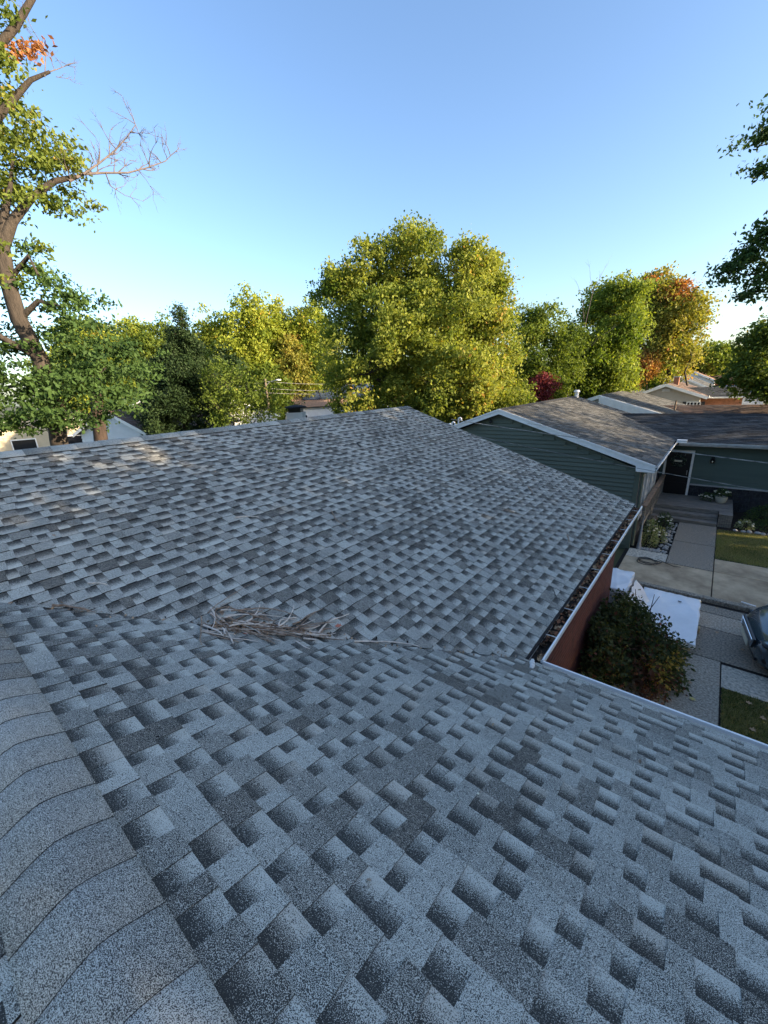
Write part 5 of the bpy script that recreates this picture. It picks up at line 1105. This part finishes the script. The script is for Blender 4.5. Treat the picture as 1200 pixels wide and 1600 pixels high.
# small plants
def plant(name, label, x, y, r, h, mt, n, leaf, seed, petals=0, cat='plant', z0=0.0, pet_mt='petal'):
    o = empty(name, (x, y, z0), label, cat); rg = np.random.RandomState(seed); d = rg.normal(0, 1, (n, 3)); d[:, 2] = np.abs(d[:, 2]); d /= np.linalg.norm(d, axis=1)[:, None]
    C = np.array([x, y, z0 + .03])[None] + d * (rg.uniform(.3, 1.05, n) ** .5)[:, None] * np.array([r, r, h]); leaf_mesh('leaves', C, rg.uniform(.6, 1.3, n), leaf, mt, np.clip(rg.normal(.5, .25, n), 0, 1), seed, parent=o, up=1.0, aspect=.45)
    b = MB(); rr = random.Random(seed)
    for k in range(9): b.tube([(x + rr.uniform(-.03, .03), y + rr.uniform(-.03, .03), z0), (x + rr.uniform(-.6, .6) * r, y + rr.uniform(-.6, .6) * r, z0 + h * .9)], [.008, .003], 4)
    b.build('stems', M['bark'], o)
    for k in range(petals):
        a = rr.uniform(0, 6.28); q = rr.random() ** .5; b = MB(); b.blob((x + math.cos(a) * r * q, y + math.sin(a) * r * q, z0 + h * (1.0 - .45 * q)), (.035, .035, .02), k, 1, .3); b.build('blossom', M[pet_mt], o)
    return o
G['plant'] = leaf_mat('light_plant_leaves', (0.08, 0.13, 0.03), (0.28, 0.36, 0.12), (0.5, 0.5, 0.3), trans=.35, ccamt=.6)
G['plantdk'] = leaf_mat('dark_plant_leaves', (0.03, 0.06, 0.02), (0.10, 0.15, 0.05), trans=.3)
plant('flowering_plant', 'tall light green plant at the near left of the flower bed by the gutter end', -1.10, 13.6, .24, .85, G['plant'], 900, .065, 1, 6)
plant('flowering_plant', 'lower light green plant in the middle of the flower bed, right of the tall one', -.90, 14.1, .24, .50, G['plant'], 500, .06, 2, 8)
plant('flowering_plant', 'dark green plant with cream blooms near the steps in the flower bed', -.92, 15.5, .30, .55, G['plantdk'], 600, .06, 3, 14)
plant('flowering_plant', 'pale yellow-green clump beside the stones right of the deck', 1.15, 16.75, .26, .30, G['plant'], 500, .06, 4, 10)
plant('shrub', 'low spreading dark green bush against the dark stone wall at the right edge', 1.75, 17.9, .65, .55, G['plantdk'], 1800, .06, 5, 0, 'shrub')
plant('shrub', 'small shaded bush behind the pale clump at the right', 1.7, 17.0, .4, .3, G['plantdk'], 600, .06, 6, 0, 'shrub')
plant('potted_plant', 'low flowers on the deck left of the pale pot', .08, 18.3, .26, .28, G['plantdk'], 500, .055, 7, 16, 'flowers', .43)
pt = plant('potted_plant', 'pale round pot of small cream flowers on the deck corner', .46, 18.15, .26, .28, G['plantdk'], 500, .055, 8, 16, 'pot plant', .66)
b = MB(); pf = [(.10, .43), (.14, .47), (.17, .56), (.185, .64), (.17, .66), (.15, .655)]
b.tube([(.46, 18.15, z) for r, z in pf], [r for r, z in pf], 20); b.build('pot', M['pot'], pt, smooth=False)
# dark low planter with soil for the flowers on the deck
tag(MB().box(-.14, .30, 18.2, 18.42, .43, .52).build('planter_box', M['deck_wood'], bevel=.01), 'low dark planter box under the left hand flowers on the deck', 'planter')

# ---------------- coil of black cable, sheets and boxes
P_ = []; rr = random.Random(3)
for k in range(150):
    t = k / 150; a = t * 6.28 * 4.2; q = .24 + .05 * math.sin(k * .31) + .03 * rr.random(); P_.append((-.98 + 0.9 * q * math.cos(a) + .1 * t, 12.2 + q * .75 * math.sin(a) + .12 * t, .047 + .012 * ((k // 36) % 3)))
P_ += [(-.5, 12.35, .046), (-.35, 12.25, .046), (-.2, 12.3, .046)]
tag(MB().tube(P_, .007, 6).build('cable_coil', M['black'], smooth=True, origin=(-.98, 12.2, .03)), 'loose coil of black cable on the tan driveway slab below the flower bed', 'cable')
# wrapped slab: boards under a white sheet on two bearers
ws = empty('wrapped_slab', (-.22, 9.1, 0), 'flat rectangular stack wrapped in a white plastic sheet lying on the driveway', 'wrapped slab')
def sheet_box(x0, x1, y0, y1, z0, z1_, n, seed, amp, rz=0.0):
    """a box wrapped in sheet: finely gridded top and sides with shallow folds"""
    bm = bmesh.new(); bmesh.ops.create_cube(bm, size=1); bmesh.ops.subdivide_edges(bm, edges=bm.edges, cuts=n, use_grid_fill=True); rg = random.Random(seed)
    ph = [rg.uniform(0, 6.28) for _ in range(8)]; cx, cy_ = (x0 + x1) / 2, (y0 + y1) / 2
    folds = [(rg.uniform(0, 3.14), rg.uniform(-.5, .5), rg.uniform(.4, 1)) for _ in range(9)]
    for v in bm.verts:
        x, y, z = v.co; f = sum(w_ * math.exp(-((x * math.cos(a) + y * math.sin(a) - c) * 26) ** 2) for a, c, w_ in folds)
        n_ = Vector((x if abs(x) > .499 else 0, y if abs(y) > .499 else 0, z if abs(z) > .499 else 0)).normalized()
        side = .6 * math.sin(x * 33 + ph[0]) * math.sin(y * 29 + ph[1]) if abs(z) < .499 else 0
        X = cx + x * (x1 - x0); Y = cy_ + y * (y1 - y0); Z_ = (z0 + z1_) / 2 + z * (z1_ - z0)
        q = Vector((X, Y, Z_)) + n_ * amp * (f - .3 + side + .3 * math.sin(x * 9 + ph[2]) * math.sin(y * 11 + ph[3]))
        if rz: q = Matrix.Rotation(rz, 3, 'Z') @ (q - Vector((cx, cy_, 0))) + Vector((cx, cy_, 0))
        v.co = q
    b = MB(); b.add([tuple(v.co) for v in bm.verts], [[v.index for v in f.verts] for f in bm.faces]); bm.free(); return b
sheet_box(-.75, .28, 8.12, 10.06, .20, .29, 26, 4, .012).build('sheet', M['sheet'], ws, smooth=True)
MB().box(-.70, .22, 8.16, 10.0, .12, .195).build('board_stack', M['pine'], ws)
for yy in (8.5, 9.1, 9.7): MB().box(-.72, .33 if yy == 9.1 else .2, yy, yy + .09, 0.0, .12).build('bearer', M['pine'], ws)
b = MB(); b.bar((-.10, 9.70, .31), (-.04, 9.68, .312), .03, .008); b.build('tie', M['black'], ws)
pb_ = empty('wrapped_pallet', (-1.18, 9.0, 0), 'stack of red bricks wrapped in clear and white plastic beside the brick wall', 'wrapped bricks')
for q in range(9):
    for j in range(4): MB().box(-1.42 + .002 * (q % 2), -.94, 8.46 + j * .235, 8.46 + j * .235 + .22, .02 + q * .088, .02 + q * .088 + .078).build('brick', M['brick'], pb_)
sheet_box(-1.44, -.92, 8.42, 9.44, .80, .86, 18, 9, .016).build('sheet', M['sheet'], pb_, smooth=True)
film = bpy.data.materials.new('clear_film'); film.use_nodes = True; n_ = film.node_tree; B_ = n_.nodes['Principled BSDF']; B_.inputs['Roughness'].default_value = .15; B_.inputs['Base Color'].default_value = (.9, .92, .95, 1); B_.inputs['Alpha'].default_value = .45
sheet_box(-1.455, -.905, 8.40, 9.46, .01, .80, 18, 11, .010).build('film', film, pb_, smooth=True)
# tilted wrapped panel beside it
b = MB(); rr = random.Random(6)
pts = []; nx, ny = 14, 6
for i in range(nx + 1):
    for j in range(ny + 1):
        t, u_ = i / nx, j / ny; pts.append((-.88 + .30 * u_ + .01 * math.sin(i * 2.1), 8.25 + 1.25 * t, .70 - .42 * u_ + .02 * math.sin(i * 1.7 + j) + .006 * rr.random()))
b.add(pts, [(i * (ny + 1) + j, (i + 1) * (ny + 1) + j, (i + 1) * (ny + 1) + j + 1, i * (ny + 1) + j + 1) for i in range(nx) for j in range(ny)])
lo = empty('leaning_board', (-.7, 8.8, 0), 'slanting panel wrapped in crinkled white plastic leaning on the brick stack', 'wrapped panel')
b.build('sheet', M['sheet'], lo, smooth=True)
MB().hexa([(-.88, 8.27, .66), (-.58, 8.27, .24), (-.62, 8.27, .0), (-.88, 8.27, .0), (-.88, 9.48, .66), (-.58, 9.48, .24), (-.62, 9.48, .0), (-.88, 9.48, .0)]).build('panel', M['grey_trim'], lo)
tag(MB().bar((.98, 10.95, .045), (1.22, 10.88, .045), .035, .02).build('white_strip', M['white_trim']), 'thin white strip lying on the tan driveway above the car', 'strip')

# ---------------- the car
def car():
    root = empty('parked_car', (.93, 8.80, 0), 'dark blue-grey car at the right edge, nose towards the house', 'car')
    # stations along x (nose at 0), half width w, sill z, belt z, top z (hood or roof), and top half width
    st = [(0.00, .42, .30, .50, .56, .30), (.07, .62, .22, .54, .64, .46), (.22, .78, .18, .61, .73, .60), (.55, .90, .17, .72, .84, .70), (1.05, .92, .17, .80, .92, .70), (1.35, .92, .17, .86, .98, .70),
          (1.95, .92, .17, .92, 1.38, .58), (2.3, .92, .17, .93, 1.46, .57), (3.0, .92, .17, .94, 1.46, .57), (3.6, .92, .17, .95, 1.38, .56), (4.1, .91, .18, .97, 1.12, .62), (4.4, .86, .22, .93, 1.02, .66), (4.52, .78, .30, .80, .84, .60)]
    X0, Y0 = .99, 8.80; b = MB(); rings = []
    def cr(P0, P1, P2, P3, t): return [.5 * (2 * b_ + (c_ - a_) * t + (2 * a_ - 5 * b_ + 4 * c_ - d_) * t * t + (-a_ + 3 * b_ - 3 * c_ + d_) * t ** 3) for a_, b_, c_, d_ in zip(P0, P1, P2, P3)]
    S2 = []
    for i in range(len(st) - 1):
        for k in range(4): S2.append([max(q, .0) for q in cr(st[max(i - 1, 0)], st[i], st[i + 1], st[min(i + 2, len(st) - 1)], k / 4)])
    S2.append(st[-1])
    for (x, w_, zs, zb, zt, tw) in S2:
        prof = [(w_ * .90, zs), (w_ * .985, zs + .10), (w_, (zs + zb) / 2), (w_ * .985, zb - .03), (w_ * .95, zb), (tw + (w_ - tw) * .30, zb + (zt - zb) * .55 if zt - zb > .2 else zb + (zt - zb) * .75), (tw, zt - .01), (tw * .5, zt + .012), (0, zt + .018)]
        rings.append([(X0 + x, Y0 + y, z) for y, z in prof] + [(X0 + x, Y0 - y, z) for y, z in prof[-2::-1]])
    n = len(rings[0]); vs = [p for r in rings for p in r]; fs = [(i * n + k, i * n + k + 1, (i + 1) * n + k + 1, (i + 1) * n + k) for i in range(len(rings) - 1) for k in range(n - 1)]
    fs += [tuple(range(n)), tuple(range((len(rings) - 1) * n, len(rings) * n))] + [((i + 1) * n, (i + 1) * n + n - 1, i * n + n - 1, i * n) for i in range(len(rings) - 1)]
    b.add(vs, fs); body = b.build('body', M['car_paint'], root, smooth=True)
    # glass
    def patch(name, idx, k0, k1, mt, off=.012):
        g = MB(); a, c = rings[idx[0]], rings[idx[1]]; ctr = Vector((X0 + 2.4, Y0, .7))
        vs = [Vector(a[k0]), Vector(a[k1]), Vector(c[k1]), Vector(c[k0])]; vs = [v + (v - ctr).normalized() * off for v in vs]; g.add(vs, [(0, 1, 2, 3)]); return g.build(name, mt, root, fix=False)
    wsg = MB(); wsg.add([(X0 + 1.36, Y0 - .62, 1.01), (X0 + 1.36, Y0 + .62, 1.01), (X0 + 1.98, Y0 + .50, 1.42), (X0 + 1.98, Y0 - .50, 1.42)], [(0, 1, 2, 3)]); wsg.v = [(x, y, z + .02) for x, y, z in wsg.v]; wsg.build('windscreen', M['glass'], root)
    for sg in (1, -1):
        g = MB(); g.add([(X0 + 1.75, Y0 + sg * .88, 1.0), (X0 + 3.6, Y0 + sg * .88, 1.01), (X0 + 3.35, Y0 + sg * .66, 1.36), (X0 + 2.15, Y0 + sg * .66, 1.36)], [(0, 1, 2, 3)]); g.build('side_window', M['glass'], root)
        # swept headlight with dark housing
        h = MB(); h.poly([(X0 + .05, Y0 + sg * .47, .52), (X0 + .17, Y0 + sg * .70, .54), (X0 + .46, Y0 + sg * .87, .66), (X0 + .44, Y0 + sg * .82, .74), (X0 + .12, Y0 + sg * .54, .63)], (-.02, sg * .012, .015)); hl = h.build('headlight', M['lamp_glass'], root)
        h = MB(); h.blob((X0 + .10, Y0 + sg * .60, .58), (.05, .07, .035), 2, 2, .0); h.build('bulb', M['black'], hl)
        MB().bar((X0 - .005, Y0 + sg * .20, .50), (X0 + .13, Y0 + sg * .60, .50), .025, .02).build('trim_strip', M['chrome'], root)
        # lower air intake
        MB().poly([(X0 + .06, Y0 + sg * .46, .30), (X0 + .15, Y0 + sg * .70, .30), (X0 + .14, Y0 + sg * .66, .46), (X0 + .05, Y0 + sg * .46, .44)], (-.04, 0, 0)).build('air_intake', M['black'], root)
        h = MB(); h.blob((X0 + 1.62, Y0 + sg * 1.02, 1.0), (.09, .10, .07), 4, 2, .0); h.build('side_mirror', M['car_paint'], root, smooth=True)
        h = MB(); h.box(X0 + 4.44, X0 + 4.5, Y0 + sg * .5, Y0 + sg * .80, .74, .88); h.build('tail_light', M['red_leaf'], root)
        for xx in (.86, 3.62):
            w_ = empty('wheel', (X0 + xx, Y0 + sg * .82, .33)); w_.parent = root; w_.matrix_basis = wm(root).inverted() @ Matrix.Translation((X0 + xx, Y0 + sg * .82, .33))
            t = MB(); t.tube([(X0 + xx, Y0 + sg * .72, .33), (X0 + xx, Y0 + sg * .74, .33), (X0 + xx, Y0 + sg * .91, .33), (X0 + xx, Y0 + sg * .93, .33)], [.30, .33, .33, .30], 28); t.build('tyre', M['tyre'], w_)
            t = MB(); t.tube([(X0 + xx, Y0 + sg * .90, .33), (X0 + xx, Y0 + sg * .94, .33)], [.21, .205], 24)
            t.build('rim', M['chrome'], w_)
    g = MB(); g.poly([(X0 - .012, Y0 - .42, .40), (X0 - .012, Y0 + .42, .40), (X0 + .0, Y0 + .46, .58), (X0 + .0, Y0 - .46, .58)], (-.03, 0, 0)); gr = g.build('grille', M['black'], root)
    for k in range(4): MB().box(X0 - .052, X0 - .04, Y0 - .42, Y0 + .42, .42 + k * .042, .430 + k * .042).build('grille_bar', M['chrome'], gr)
    MB().box(X0 + .03, X0 + .12, Y0 - .48, Y0 + .48, .20, .25).build('front_lip', M['black'], root)
    MB().box(X0 - .06, X0 - .045, Y0 - .25, Y0 + .25, .32, .43).build('number_plate', M['petal'], root)
    root.rotation_euler.z = R(7)
car()
